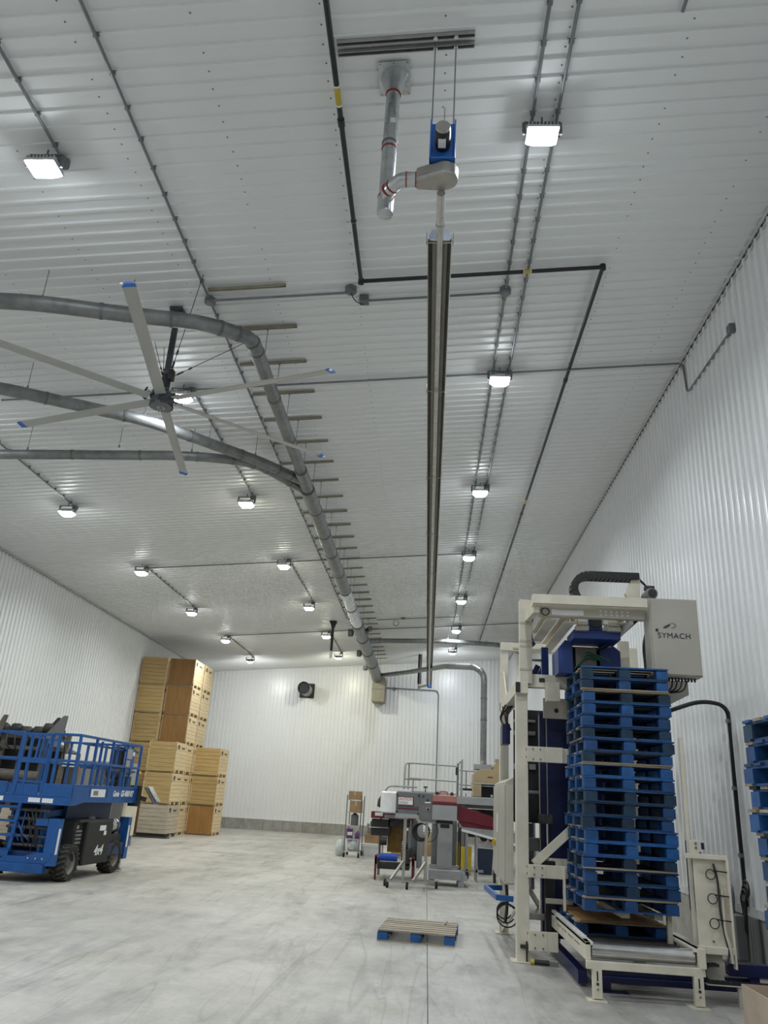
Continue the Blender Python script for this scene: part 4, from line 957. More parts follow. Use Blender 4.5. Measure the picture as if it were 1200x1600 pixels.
# black power cable from the machine to the wall
pw = thing('power_cable', 'thick black cable arching from the pallet machine and down the right wall', 'cable', (XR-.05, 11.55, .65), 0, None, world=True)
MB().tube(fillet([(2.85, 11.6, 2.95), (3.4, 11.5, 3.22), (3.85, 11.45, 3.38), (XR-.06, 11.55, 3.34), (XR-.055, 11.55, 2.9), (XR-.055, 11.58, 2.0), (XR-.055, 11.56, 1.0), (XR-.055, 11.6, .72)], .30, 8), .030, 8).build('cable_run', M['cable'], pw, smooth=True)
for z in (3.1, 2.2, 1.35): MB().box(XR-.10, XR-.018, 11.51, 11.59, z, z+.05).build('clip', M['conduitbox'], pw)
for k in range(3): MB().tube(arc((XR-.10-.01*k, 11.42+.02*k, .98-.04*k), .10-.015*k, R(0), R(350), 16, 'yz'), .012, 6).build('coil', M['cable'], pw)
for k in range(4): MB().tube(fillet([(XR-.06, 11.58, 1.0), (XR-.09, 11.5+.06*k, .85), (XR-.07, 11.58+.03*k, .70), (XR-.08, 11.6+.03*k, .45)], .1), .014, 6).build('loose_cable', M['cable'], pw)
wb = thing('wall_junction_cabinet', 'grey junction cabinet on the curb below the black wall cable', 'cabinet', (XR-.12, 11.9, .1), 0, None, world=True)
MB().box(XR-.20, XR-.065, 11.62, 12.2, .12, .64).build('body', M['machgrey'], wb, bevel=.01)
MB().tube(fillet([(XR-.12, 11.9, .62), (XR-.10, 11.9, .95), (XR-.10, 12.2, 1.02), (XR-.10, 12.3, .72)], .12), .024, 8).build('conduit_bend', M['conduit'], wb, smooth=True)
for k in range(3): MB().cyl((XR-.10, 11.35-.09*k, 0), (XR-.10, 11.35-.09*k, .66), .035, n=10).build('riser_pipe', M['machgrey'], wb, smooth=True)
MB().box(XR-.2, XR-.05, 11.1, 12.3, .0, .02).build('base', M['machgrey'], wb)
# flashlight on the floor and box at the photo's corner
fl_ = thing('hand_torch', 'small black and yellow hand torch lying by the machine foot', 'torch', (1.55, 10.95, 0), R(-8), None)
MB().cyl((-.16, 0, .035), (.03, 0, .035), .028, n=12).build('body', M['black'], fl_, smooth=True); MB().cyl((-.20, 0, .035), (-.15, 0, .035), .034, n=12).build('head', M['yellow'], fl_, smooth=True); MB().box(.03, .14, -.02, .03, .0, .04).build('handle', M['machgrey'], fl_)
cb = thing('open_carton', 'open pale cardboard carton on the floor at the lower right corner', 'carton', (3.4, 8.0, 0), 0, None, world=True)
for nm, b in (('side_wall', (3.04, 3.055, 7.4, 8.6, .05, .36)), ('side_wall', (3.65, 3.665, 7.4, 8.6, .05, .36)), ('side_wall', (3.055, 3.65, 8.585, 8.6, .05, .36)), ('side_wall', (3.055, 3.65, 7.4, 7.415, .05, .36)), ('bottom', (3.04, 3.665, 7.4, 8.6, .03, .05))): MB().box(*b).build(nm, M['cardlight'], cb)
MB().box(3.06, 3.64, 7.42, 8.58, .05, .22).build('filling', M['card'], cb); MB().box(3.06, 3.16, 7.5, 8.5, 0, .03).build('skid', M['bwood'], cb); MB().box(3.55, 3.64, 7.5, 8.5, 0, .03).build('skid', M['bwood'], cb)

# ================================================================== SCISSOR LIFT
LX, LY = -7.60, 17.0
lf = thing('scissor_lift', 'blue four-wheel-drive scissor lift parked with its platform lowered', 'scissor lift', (LX, LY, 0), R(-2.5), None)
def Lb(name, x0, x1, y0, y1, z0, z1, m='liftblue', par=None, bev=.006): return MB().box(x0, x1, y0, y1, z0, z1).build(name, M[m], par or lf, bevel=bev)
# wheels: tyre with chevron lugs, rim, hub
def wheel(x, y, s):
    ty = MB().lathe((x, y, .33), [(.205, -.09), (.205, -.14), (.285, -.145), (.318, -.09), (.318, .09), (.285, .145), (.205, .14), (.205, .09)], 26, 'x', caps=False).build('tyre', M['rubber'], lf, smooth=True)
    mb = MB()
    for k in range(20):
        for sd in (-1, 1):
            a = 2*math.pi*(k+(.5 if sd > 0 else 0))/20
            a2 = a+.16; rr = .322
            p0 = Vector((x+sd*.012, y+rr*math.cos(a2), .33+rr*math.sin(a2))); p1 = Vector((x+sd*.145, y+(rr-.022)*math.cos(a), .33+(rr-.022)*math.sin(a)))
            mb.bar(p0, p1, .034, .034, up=(0, math.cos(a), math.sin(a)))
    stuff(mb.build('tread_lugs', M['lug'], ty))
    rm = MB().lathe((x, y, .33), [(.17, -.07), (.206, -.12), (.206, .12), (.17, .07)], 24, 'x').build('rim', M['wheelgrey'], lf, smooth=True)
    hb = MB().lathe((x+s*.06, y, .33), [(.10, -.05), (.11, 0), (.06, .03)] if s > 0 else [(.06, -.03), (.11, 0), (.10, .05)], 16, 'x').build('hub', M['greybrown'], lf, smooth=True)
    for k in range(8):
        a = k*math.pi/4; MB().cyl((x+s*.05, y+.075*math.cos(a), .33+.075*math.sin(a)), (x+s*.085, y+.075*math.cos(a), .33+.075*math.sin(a)), .010, n=6).build('wheel_nut', M['oil'], hb)
for y in (-.98, 1.05):
    for s in (1, -1): wheel(s*.715, y, s)
# chassis
Lb('chassis', -.42, .42, -1.45, 1.45, .28, .52, 'liftdark'); Lb('axle', -.6, .6, -1.06, -.9, .26, .40, 'liftdark'); Lb('axle', -.6, .6, .97, 1.13, .26, .40, 'liftdark')
bp = MB().box(-.88, .62, -1.62, -1.46, .17, .33).build('front_bumper', M['liftblue'], lf, bevel=.01)
MB().prism([(-.30, .33), (.62, .33), (.72, .40), (.72, .52), (.42, .52), (.2, .44), (-.20, .44)], -1.60, -1.47).build('bumper_plate', M['liftblue'], lf, bevel=.006)
for x in (.3, .45, .58): MB().cyl((x, -1.615, .42), (x, -1.59, .42), .018, n=8).build('bolt', M['chrome'], lf)
# end uprights (outrigger housings)
for x, y in ((.56, -1.50), (.66, 1.52), (-.84, -1.50), (-.84, 1.52)):
    op = Lb('outrigger_post', x, x+.22, y-.09, y+.09, .30 if y < 0 else .26, 1.12)
    if x > 0 and y > 0:
        MB().cyl((x+.11, y, .06), (x+.11, y, .36), .035, n=10).build('outrigger_ram', M['chrome'], op, smooth=True)
        MB().lathe((x+.11, y, .03), [(.07, 0), (.09, .015), (.04, .05)], 14).build('outrigger_pad', M['machgrey'], op, smooth=True)
    if x > 0:
        MB().box(x+.2205, x+.222, y-.06, y+.02, .5, .95).build('decal', M['white'], op)
MB().box(.30, .55, -1.58, -1.40, .98, 1.10).build('cylinder_mount', M['liftblue'], lf, bevel=.006)
# engine tray with 4x4 lettering
et = Lb('engine_cover', .44, .885, -.58, .62, .25, 1.08, 'black', None, .03)
Lb('cover_top', .44, .87, -.95, .66, 1.05, 1.10, 'black'); Lb('inner_panel', .46, .80, -.98, -.60, .35, 1.06, 'black')
for k in range(4): Lb('louvre', .80, .83, -.92, -.70, .66+.07*k, .70+.07*k, 'machgrey', None, 0)
Lb('latch', .80, .815, -.9, -.82, .93, 1.0, 'lightgrey'); MB().lathe((.66, -.05, 1.08), [(.10, 0), (.09, .05), (.04, .08)], 14).build('filler_cap', M['machgrey'], lf, smooth=True)
text_mesh('4x4', .26, M['white'], 'lettering', et, face_mat((.888, .06, .50), (0, 1, 0), (0, 0, 1)), shear=.25, bold=.006)
MB().box(.886, .889, -.02, .27, .88, .98).build('decal', M['white'], et); MB().box(.886, .889, .20, .32, .79, .87).build('decal', M['white'], et)
MB().cyl((.62, .68, .93), (.62, 1.28, .93), .15, n=20).build('gas_canister', M['chrome'], lf, smooth=True)
for y in (.85, 1.12): MB().cyl((.62, y, .93), (.62, y+.04, .93), .155, n=20).build('canister_band', M['black'], lf, smooth=True)
Lb('canister_tray', .46, .80, .64, 1.34, .62, .78, 'black'); Lb('rear_box', .44, .85, .64, 1.40, .38, .60, 'liftdark')
# scissor stack between chassis and platform
for k in range(5):
    z = .56+.155*k
    for s in (-1, 1):
        MB().bar((s*.33, -1.35, z), (s*.33, 1.35, z+.13), .06, .12).build('scissor_arm', M['liftblue'], lf, bevel=.004); MB().bar((s*.25, -1.35, z+.13), (s*.25, 1.35, z), .06, .12).build('scissor_arm', M['liftdark'], lf, bevel=.004)
    for y in (-1.33, 1.33): MB().cyl((-.40, y, z+.06), (.40, y, z+.06), .03, n=10).build('pivot_pin', M['machgrey'], lf, smooth=True)
Lb('scissor_shroud', .36, .44, -.7, 1.38, .80, 1.40, 'liftdark')
for k in range(10):
    x = random.uniform(-.5, .5); MB().tube(fillet([(x, -1.46, random.uniform(.5, .7)), (x+random.uniform(-.2, .2), -1.52, .85), (x+random.uniform(-.25, .25), -1.47, random.uniform(1.1, 1.36))], .12), .013, 6).build('hose', M['cable'] if k % 3 else M['liftblue'], lf, smooth=True)
# ladder on the near end
ld = MB()
for x in (-.58, -.14): ld.bar((x, -1.56, .52), (x+.05, -1.56, 1.36), .04, .07)
ldo = ld.build('ladder_rails', M['liftblue'], lf)
for k in range(4): MB().box(-.58+.012*k*1.5, -.12+.012*k*1.5, -1.60, -1.53, .52+.25*k, .56+.25*k).build('ladder_rung', M['liftblue'], lf)
Lb('ladder_plate', -.62, -.12, -1.60, -1.57, .42, .56)
# platform
Lb('deck', -.86, .86, -1.52, 1.60, 1.46, 1.52, 'greybrown')
dk = MB().prism([(-1.55, 1.72), (1.60, 1.72), (1.60, 1.55), (1.48, 1.42), (-1.0, 1.42), (-1.32, 1.36), (-1.55, 1.36)], .855, .885, 'x').build('side_skirt', M['liftblue'], lf, bevel=.005)
MB().prism([(-1.55, 1.72), (1.60, 1.72), (1.60, 1.48), (-1.55, 1.40)], -.885, -.855, 'x').build('side_skirt', M['liftblue'], lf)
Lb('end_skirt', -.885, .885, -1.58, -1.55, 1.36, 1.50); Lb('end_kick', -.40, .20, -1.56, -1.53, 1.50, 1.70); Lb('end_kick', .24, .885, -1.57, -1.54, 1.50, 1.74); Lb('end_kick', -.885, -.44, -1.57, -1.54, 1.50, 1.74); Lb('end_skirt', -.885, .885, 1.60, 1.63, 1.42, 1.72)
Lb('toe_strip', .84, .89, -1.5, 1.6, 1.725, 1.75)
text_mesh('Genie', .16, M['white'], 'lettering', dk, face_mat((.889, .48, 1.60), (0, 1, 0), (0, 0, 1)), shear=.3, xscale=.8, bold=.004)
text_mesh('GS-4069 RT', .17, M['white'], 'lettering', dk, face_mat((.889, 1.06, 1.605), (0, 1, 0), (0, 0, 1)), shear=.28, xscale=.78, bold=.005)
MB().box(.886, .889, -.72, -.06, 1.53, 1.68).build('decal', M['white'], dk)
MB().box(.8895, .8905, -.62, -.40, 1.56, 1.65).build('decal_print', M['inkgrey'], dk)
for x0, x1 in ((-.82, -.45), (.06, .30), (.34, .56)): MB().box(x0, x1, -1.584, -1.58, 1.39, 1.47).build('decal', M['white'], lf)
# guard rails: posts, top and mid rails
T, Mz, BZ = 2.66, 2.17, 1.72
posts = [(.86, -1.52), (.86, -.78), (.86, .02), (.86, .80), (.86, 1.56), (-.86, -1.52), (-.86, -.6), (-.86, .4), (-.86, 1.56), (.44, -1.54), (.30, -1.54), (-.12, -1.54), (-.30, -1.54), (0, 1.58), (.45, 1.58), (-.45, 1.58)]
for x, y in posts: MB().box(x-.025, x+.025, y-.028, y+.028, 1.5, T).build('rail_post', M['liftblue'], lf, bevel=.006)
for z in (T, Mz):
    for x in (.86, -.86): MB().bar((x, -1.54, z), (x, 1.58, z), .045, .05).build('side_rail', M['liftblue'], lf, bevel=.006)
    MB().bar((-.86, 1.58, z), (.86, 1.58, z), .045, .05).build('end_rail', M['liftblue'], lf, bevel=.006)
    MB().bar((-.86, -1.54, z), (-.30, -1.54, z), .045, .05).build('end_rail', M['liftblue'], lf, bevel=.006); MB().bar((.30, -1.54, z), (.86, -1.54, z), .045, .05).build('end_rail', M['liftblue'], lf, bevel=.006)
gt = MB().bar((-.28, -1.56, T-.02), (.28, -1.56, T-.02), .04, .05).build('gate_top', M['liftblue'], lf)
for z, h in ((Mz-.02, .10), (1.76, .04)): MB().bar((-.28, -1.56, z), (.28, -1.56, z), .03, h).build('gate_bar', M['liftblue'], gt)
for x in (-.27, .02, .10, .27): MB().bar((x, -1.56, 1.55 if abs(x) > .2 else Mz), (x+(.01 if abs(x) > .2 else .03), -1.56, T-.02), .035, .035).build('gate_post', M['liftblue'], gt)
for y in (-.4, .4, 1.2): MB().bar((.80, y, 1.55), (.80, y, 2.62), .03, .05).build('extension_post', M['liftblue'], lf)
MB().bar((.80, -1.2, 2.52), (.80, 1.5, 2.52), .03, .04).build('extension_rail', M['liftblue'], lf); MB().bar((.80, -1.2, 2.08), (.80, 1.5, 2.08), .03, .04).build('extension_rail', M['liftblue'], lf)
# control box, manual holder, loose stuff on the deck
Lb('control_box', .58, .80, .55, .78, 2.12, 2.58, 'black'); Lb('manual_holder', .86, .885, .72, 1.18, 2.16, 2.56, 'liftblue'); Lb('document', .886, .89, .74, 1.02, 2.34, 2.55, 'lightgrey'); Lb('document', .886, .89, .74, .95, 2.17, 2.31, 'lightgrey'); Lb('document', .886, .89, 1.05, 1.15, 2.42, 2.5, 'white')
Lb('rear_bracket', .70, .96, 1.62, 1.72, 1.35, 1.80, 'oil'); MB().bar((.86, 1.70, 1.55), (1.06, 1.80, 1.50), .06, .10).build('hitch_arm', M['oil'], lf)
wl_ = MB().obox((1.16, 1.86, 1.60), (.06, .30, .44), Matrix.Rotation(R(-38), 3, 'Y')).build('tilted_panel', M['machgrey'], lf, bevel=.01)  # tilted panel of unclear use on a bracket, gives no light
MB().obox((1.21, 1.86, 1.63), (.02, .27, .40), Matrix.Rotation(R(-38), 3, 'Y')).build('panel_face', M['chrome'], wl_)
for x, y, a, l in ((.2, .2, 20, .9), (-.1, -.3, -10, 1.1), (.4, -.4, 35, .6)): 
    b_ = MB().obox((0, 0, 0), (.12, l, .03), None).mesh('deck_board', M['card']); o = link('deck_board', b_, lf); o.location = (x, y, 1.56); o.rotation_euler = (R(4), 0, R(a))

# ================================================================== EQUIPMENT BEHIND THE LIFT
fm = thing('farm_implement', 'dark farm machine with rollers and frames standing behind the blue lift', 'farm machine', (-10.67, 20.40, 0), 0, None, world=True)
def Q(par, name, x0, x1, y0, y1, z0, z1, m, bev=.01): return MB().box(x0, x1, y0, y1, z0, z1).build(name, M[m], par, bevel=bev)
for x in (-11.77, -11.17, -10.62, -10.02, -9.47): MB().bar((x, 20.40, .0), (x+.15, 20.40, 2.93), .09, .12).build('frame_post', M['greybrown'], fm)
for z in (2.83, 2.55, 2.28): MB().bar((-11.87, 20.35, z), (-9.27, 20.35, z), .07, .09).build('frame_bar', M['greybrown'], fm)
MB().cyl((-12.07, 20.10, 1.92), (-9.77, 20.10, 1.86), .13, n=18).build('roller', M['greybrown'], fm, smooth=True); MB().lathe((-11.72, 20.10, 1.91), [(.10, -.05), (.17, 0), (.10, .05)], 14, 'x').build('roller_end', M['black'], fm)
MB().prism([(-12.07, 1.0), (-9.27, 1.0), (-9.27, 2.5), (-10.17, 2.83), (-12.07, 2.83)], 20.60, 21.20).build('body_shell', M['black'], fm)
for k in range(9):
    x = -11.97+.30*k+random.uniform(-.08, .08); MB().lathe((x, 20.30, 2.93+random.uniform(0, .12)), [(.08, -.14), (.14, -.10), (.14, .08), (.09, .15)], 12, 'x').build('hydraulic_motor', M['oil'] if k % 2 else M['black'], fm, smooth=True)
MB().prism([(-11.22, 2.83), (-11.02, 3.33), (-10.92, 3.33), (-11.02, 2.83)], 20.10, 20.16).build('side_plate', M['greybrown'], fm); MB().prism([(-9.87, 2.83), (-9.42, 3.38), (-9.32, 3.38), (-9.39, 2.6), (-9.57, 2.6)], 20.10, 20.16).build('side_plate', M['machgrey'], fm); MB().prism([(-10.05, 2.83), (-9.67, 3.34), (-9.60, 3.34), (-9.82, 2.83)], 20.30, 20.35).build('side_plate', M['oil'], fm)
for k in range(12): MB().tube(fillet([(-11.77+.22*k, 20.20, 2.90), (-11.67+.22*k, 20.10, 2.75+random.uniform(-.2, .1)), (-11.57+.21*k, 20.22, 2.4+random.uniform(-.2, .1))], .12), .02, 6).build('hose', M['cable'], fm, smooth=True)
for x in (-11.47, -9.67): MB().lathe((x, 20.70, .45), [(.2, -.12), (.44, -.12), (.45, .12), (.2, .12)], 22, 'x').build('wheel', M['rubber'], fm, smooth=True)
Q(fm, 'lower_frame', -12.07, -9.27, 20.30, 21.10, .55, 1.0, 'oil'); Q(fm, 'white_tank', -9.32, -9.12, 20.30, 20.70, 2.15, 2.45, 'white')
wm = thing('cream_sorter', 'cream and white sorting machine with grey motors behind the lift platform', 'machine', (-10.18, 25.5, 0), 0, None, world=True)
Q(wm, 'upper_body', -11.18, -9.48, 25.2, 26.2, 1.65, 2.45, 'lightgrey'); Q(wm, 'side_cover', -10.58, -10.03, 25.15, 25.2, 1.8, 2.3, 'machgrey'); Q(wm, 'white_frame', -11.18, -9.18, 25.1, 25.2, 1.42, 1.60, 'white'); Q(wm, 'lower_cabinet', -10.38, -9.28, 25.2, 26.2, .3, 1.4, 'cream'); Q(wm, 'cabinet_door', -10.23, -9.48, 25.18, 25.2, .85, 1.3, 'creamdark'); Q(wm, 'cabinet_door', -10.23, -9.48, 25.18, 25.2, .38, .8, 'creamdark')
MB().lathe((-9.78, 25.0, 2.15), [(.14, -.22), (.19, -.18), (.19, .15), (.12, .22)], 16, 'x').build('motor', M['oil'], wm, smooth=True); MB().lathe((-9.38, 25.05, 2.2), [(.10, -.2), (.13, -.15), (.13, .15), (.08, .2)], 14, 'y').build('motor', M['greybrown'], wm, smooth=True)
MB().bar((-10.38, 25.0, 1.35), (-9.58, 25.0, 1.95), .08, .12).build('chute_arm', M['black'], wm); Q(wm, 'black_bin', -9.73, -9.33, 25.0, 25.4, 1.55, 2.05, 'black'); Q(wm, 'bin_stand', -9.68, -9.38, 25.05, 25.35, .0, 1.55, 'machgrey')
MB().prism([(-11.38, 1.55), (-11.23, 2.3), (-10.83, 2.3), (-11.03, 1.55)], 24.9, 25.0).build('slanted_guard', M['card'], wm)
for x in (-11.08, -9.38): 
    for y in (25.25, 26.1): MB().box(x, x+.08, y, y+.08, 0, 1.65).build('leg', M['lightgrey'], wm)
MB().lathe((-9.03, 25.2, 2.12), [(.05, 0), (.07, .03), (.05, .10)], 10).build('beacon', M['orange'], wm)
tk = thing('plank_bin', 'weathered plank bin partly hidden behind the lift ladder', 'bin', (-11.25, 18.3, 0), 0, None)
for nm, b in (('front_board', (0, 1.5, 0, .03, .12, .45)), ('front_board', (0, 1.5, 0, .03, .46, .80)), ('front_board', (0, 1.5, 0, .03, .81, 1.12)), ('side_board', (1.47, 1.5, .03, 1.2, .12, 1.12)), ('side_board', (0, .03, .03, 1.2, .12, 1.12)), ('back_board', (0, 1.5, 1.17, 1.2, .12, 1.12)), ('floor_board', (.03, 1.47, .03, 1.17, .12, .15)), ('skid', (0, 1.5, 0, .1, 0, .12)), ('skid', (0, 1.5, 1.1, 1.2, 0, .12))): MB().box(*b).build(nm, M['palewood'], tk)
dm = MB().box(-11.0, -9.6, 30.7, 31.1, 0, .03).build('floor_mat', M['black']); tag(dm, 'black flat scrap lying before the front crate stack', 'mat')

# ================================================================== WIRE RACK AND ITS LOAD
rk = thing('wire_rack', 'tall chrome wire rack on castors near the far wall', 'rack', (-2.38, 27.9, 0), 0, None, world=True)
RX0, RX1, RY0, RY1 = -2.62, -2.14, 27.3, 28.5
for x in (RX0, RX1):
    for y in (RY0, RY1):
        pt = MB().cyl((x, y, .15), (x, y, 1.90), .018, n=8).build('post', M['machgrey'], rk, smooth=True)
        MB().cyl((x-.03, y, .075), (x+.03, y, .075), .075, n=14).build('castor_wheel', M['rubber'], pt, smooth=True); MB().box(x-.04, x+.04, y-.03, y+.03, .12, .155).build('castor_fork', M['stainless'], pt)
for z in (.17, .55, .95, 1.36, 1.75):
    mb = MB()
    for x in (RX0, RX1): mb.cyl((x, RY0, z), (x, RY1, z), .009, n=6)
    for y in (RY0, RY1): mb.cyl((RX0, y, z), (RX1, y, z), .009, n=6)
    for k in range(12): mb.cyl((RX0, RY0+.1*k+.05, z+.006), (RX1, RY0+.1*k+.05, z+.006), .004, n=5)
    stuff(mb.build('wire_shelf', M['stainless'], rk))
def carton(label, x, y, z, a, b, c, m='card', group=None):
    t = thing('carton', label, 'carton', (x, y, z), 0, group)
    MB().box(-a/2, a/2, -b/2, b/2, 0, c).build('body', M[m], t, bevel=.008); MB().box(-.03, .03, -b/2-.002, b/2+.002, c*.55, c+.002).build('tape', M['tape'], t)
    MB().box(-a/2, a/2, -.004, .004, c, c+.003).build('flap_seam', M['gap'], t)
    return t
carton('brown carton on the top shelf of the wire rack', -2.38, 27.6, 1.765, .42, .5, .26)
t_ = carton('larger brown carton on the middle shelf of the wire rack', -2.33, 27.55, 1.375, .40, .45, .345)
gb = thing('grey_canister', 'dark grey canister on the lower shelf of the wire rack', 'canister', (-2.36, 27.6, .965), 0); MB().lathe((0, 0, 0), [(.12, 0), (.13, .02), (.13, .30), (.10, .34)], 16).build('body', M['machgrey'], gb, smooth=True); MB().lathe((0, 0, .34), [(.06, 0), (.06, .04)], 12).build('cap', M['black'], gb)
pc = thing('purple_carton', 'purple printed carton low on the wire rack', 'carton', (-2.5, 27.55, .562), R(10)); MB().box(-.10, .10, -.15, .15, 0, .30).build('body', M['purple'], pc, bevel=.006); MB().box(-.08, .08, -.152, -.15, .1, .2).build('print', M['white'], pc)
pc = thing('purple_bag', 'small purple bag low on the wire rack beside the posts', 'bag', (-2.22, 27.5, .562), 0); MB().lathe((0, 0, 0), [(.06, 0), (.09, .04), (.09, .14), (.04, .2)], 10).build('body', M['purple'], pc, smooth=True); MB().cyl((0, 0, .18), (0, 0, .24), .02, n=8).build('neck', M['purple'], pc)
def sack(name, label, loc, r, h, m, cat='bag'):
    t = thing(name, label, cat, loc); mb = MB(); n = 18; rings = [(.75, 0), (1.0, .12), (1.05, .4), (.95, .7), (.7, .9), (.3, 1.0)]
    for rr, hh in rings:
        for k in range(n):
            a = 2*math.pi*k/n; w_ = 1+.07*math.sin(3*a+hh*7)+.04*math.sin(7*a+hh*13); mb.v.append((r*rr*w_*math.cos(a), r*rr*w_*math.sin(a), h*hh))
    for i in range(len(rings)-1):
        for k in range(n): mb.f.append((i*n+k, i*n+(k+1) % n, (i+1)*n+(k+1) % n, (i+1)*n+k))
    mb.f.append(tuple(reversed(range(n)))); mb.f.append(tuple((len(rings)-1)*n+k for k in range(n)))
    mb.build('body', M[m], t, smooth=True); MB().tube(fillet([(-.05, 0, h*.98), (0, -.06, h*1.12), (.08, 0, h*1.05)], .05), .02, 6).build('knot', M[m], t, smooth=True)
    return t
sack('plastic_sack', 'crumpled clear plastic sack on the bottom rack shelf', (-2.36, 27.65, .19), .20, .36, 'clearbag')
sack('white_sack', 'white plastic sack sagging beside the wire rack foot', (-2.80, 27.9, 0), .17, .52, 'clearbag')
wbx = thing('white_bucket', 'white plastic tub on the floor behind the wire rack', 'tub', (-1.86, 28.6, 0)); MB().lathe((0, 0, 0), [(.24, 0), (.28, .3), (.30, .30), (.30, .36)], 20).build('body', M['white'], wbx, smooth=True); MB().lathe((0, 0, .36), [(.305, 0), (.305, .03)], 20).build('lid', M['white'], wbx, smooth=True)
pr_ = thing('spare_rollers', 'brown carton holding tall grey tubes beside the wire rack', 'carton', (-1.75, 28.9, .39)); MB().box(-.32, .32, -.2, .2, 0, .30).build('body', M['card'], pr_)
for k in range(5): MB().cyl((-.24+.12*k, random.uniform(-.1, .1), .02), (-.24+.12*k, random.uniform(-.1, .1), .62+.08*(k % 3)), .05, n=10).build('tube', M['machgrey'] if k % 2 else M['stainless'], pr_, smooth=True)
st_ = thing('low_table', 'low steel table under the carton of tubes', 'table', (-1.75, 28.9, 0)); MB().box(-.35, .35, -.24, .24, .36, .385).build('top', M['stainless'], st_)
for x in (-.32, .28):
    for y in (-.2, .16): MB().box(x, x+.04, y, y+.04, 0, .36).build('leg', M['stainless'], st_)

# ================================================================== BAG SEALER ON ITS STAND
bs = thing('bag_sealer', 'grey bag sealer head with red-lettered sign on a castor stand', 'machine', (-.2, 18.95, 0), 0, None, world=True)
def S(name, x0, x1, y0, y1, z0, z1, m='machgrey', par=None, bev=.006): return MB().box(x0, x1, y0, y1, z0, z1).build(name, M[m], par or bs, bevel=bev)
cbx = S('control_box', -.69, -.155, 18.75, 19.1, 1.45, 2.00); S('side_panel', -.15, .165, 18.76, 19.1, 1.43, 2.00, 'machgrey')
fr_ = S('sign_frame', -.655, -.285, 18.735, 18.75, 1.72, 1.90, 'black', cbx); S('sign_plate', -.635, -.305, 18.728, 18.735, 1.735, 1.888, 'white', cbx, 0)
text_mesh('CAUTION', .078, M['redink'], 'sign_lettering', cbx, face_mat((-.49, 18.726, 1.848), (1, 0, 0), (0, 0, 1)))
for k in range(2): MB().box(-.62, -.42, 18.726, 18.728, 1.755+.028*k, 1.765+.028*k).build('sign_line', M['inkgrey'], cbx)
S('red_stripe', -.66, -.16, 18.742, 18.75, 1.635, 1.665, 'maroon', cbx, 0); S('black_strip', -.66, -.16, 18.744, 18.75, 1.69, 1.70, 'black', cbx, 0); S('lower_lip', -.69, -.155, 18.73, 18.75, 1.45, 1.54, 'lightgrey', cbx)
for x, z in ((-.66, 1.93), (-.66, 1.58), (-.175, 1.94), (-.175, 1.55), (-.07, 1.93)): MB().cyl((x, 18.72, z), (x, 18.75, z), .022, n=10).build('knob', M['black'], cbx)
MB().prism([(.0, 1.84), (.06, 1.84), (.03, 1.89)], 18.748, 18.756).build('warning_mark', M['black'], bs); S('switch_label', -.03, .10, 18.75, 18.76, 1.79, 1.82, 'white'); S('selector_plate', .005, .085, 18.75, 18.76, 1.62, 1.70, 'tape'); MB().cyl((.045, 18.72, 1.66), (.045, 18.75, 1.66), .03, n=10).build('selector_knob', M['black'], bs)
S('top_bar', -.66, .66, 18.85, 18.95, 1.995, 2.02, 'lightgrey'); MB().cyl((-.03, 18.9, 2.0), (-.03, 18.9, 2.13), .012, n=8).cyl((-.03, 18.9, 2.12), (-.03, 18.9, 2.15), .045, n=12).build('hand_screw', M['black'], bs)
S('lower_housing', .14, .70, 18.72, 19.2, 1.45, 1.77, 'lightgrey', None, .012); S('red_band', .135, .70, 18.715, 19.2, 1.775, 1.83, 'maroon'); S('lid', .14, .69, 18.73, 19.18, 1.83, 1.985, 'pinkred', None, .02)
MB().tube(fillet([(.28, 18.85, 1.98), (.30, 18.85, 2.06), (.47, 18.85, 2.06), (.49, 18.85, 1.98)], .05), .02, 8).build('lid_handle', M['pinkred'], bs, smooth=True)
for x in (.20, .54): S('lid_latch', x, x+.07, 18.75, 18.83, 1.985, 2.05, 'black')
MB().prism([(.70, 1.80), (1.30, 1.64), (1.50, 1.58), (1.56, 1.52), (1.56, 1.36), (.70, 1.47)], 18.95, 19.0).build('chute_side', M['maroon'], bs, bevel=.006); MB().prism([(.74, 1.46), (1.55, 1.37), (1.53, 1.30), (.84, 1.33)], 19.0, 19.4).build('chute_belly', M['maroon'], bs); MB().prism([(.70, 1.80), (1.30, 1.64), (1.56, 1.52), (1.56, 1.36), (.70, 1.47)], 19.38, 19.42).build('chute_side', M['maroon'], bs)
S('under_frame', -.12, .22, 18.8, 19.05, 1.37, 1.43, 'lightgrey'); S('clamp_row', .24, .62, 18.85, 19.0, 1.38, 1.45, 'black')
for x in (-.46, .03):
    MB().box(x-.035, x+.035, 18.93, 19.0, .10, 1.45).build('stand_post', M['stainless'], bs, bevel=.006)
    MB().bar((x, 18.93, .55), (x-.26, 18.68, .18), .05, .05).build('stand_brace', M['stainless'], bs)
for p in (((-.90, 19.2, .15), (.35, 19.3, .15)), ((-.80, 18.75, .15), (.1, 18.72, .15)), ((-.46, 18.7, .15), (-.46, 19.3, .15)), ((.03, 18.7, .15), (.03, 19.3, .15))): MB().bar(p[0], p[1], .05, .04).build('base_bar', M['stainless'], bs)
for x, y in ((-.87, 19.2), (-.36, 18.72), (.29, 19.3), (-.80, 18.85)):
    cs = MB().cyl((x-.028, y, .075), (x+.028, y, .075), .075, n=16).build('castor_wheel', M['rubber'], bs, smooth=True); MB().cyl((x-.032, y, .075), (x+.032, y, .075), .034, n=12).build('castor_hub', M['chrome'], cs); MB().box(x-.035, x+.035, y-.03, y+.03, .11, .14).build('castor_fork', M['stainless'], cs)
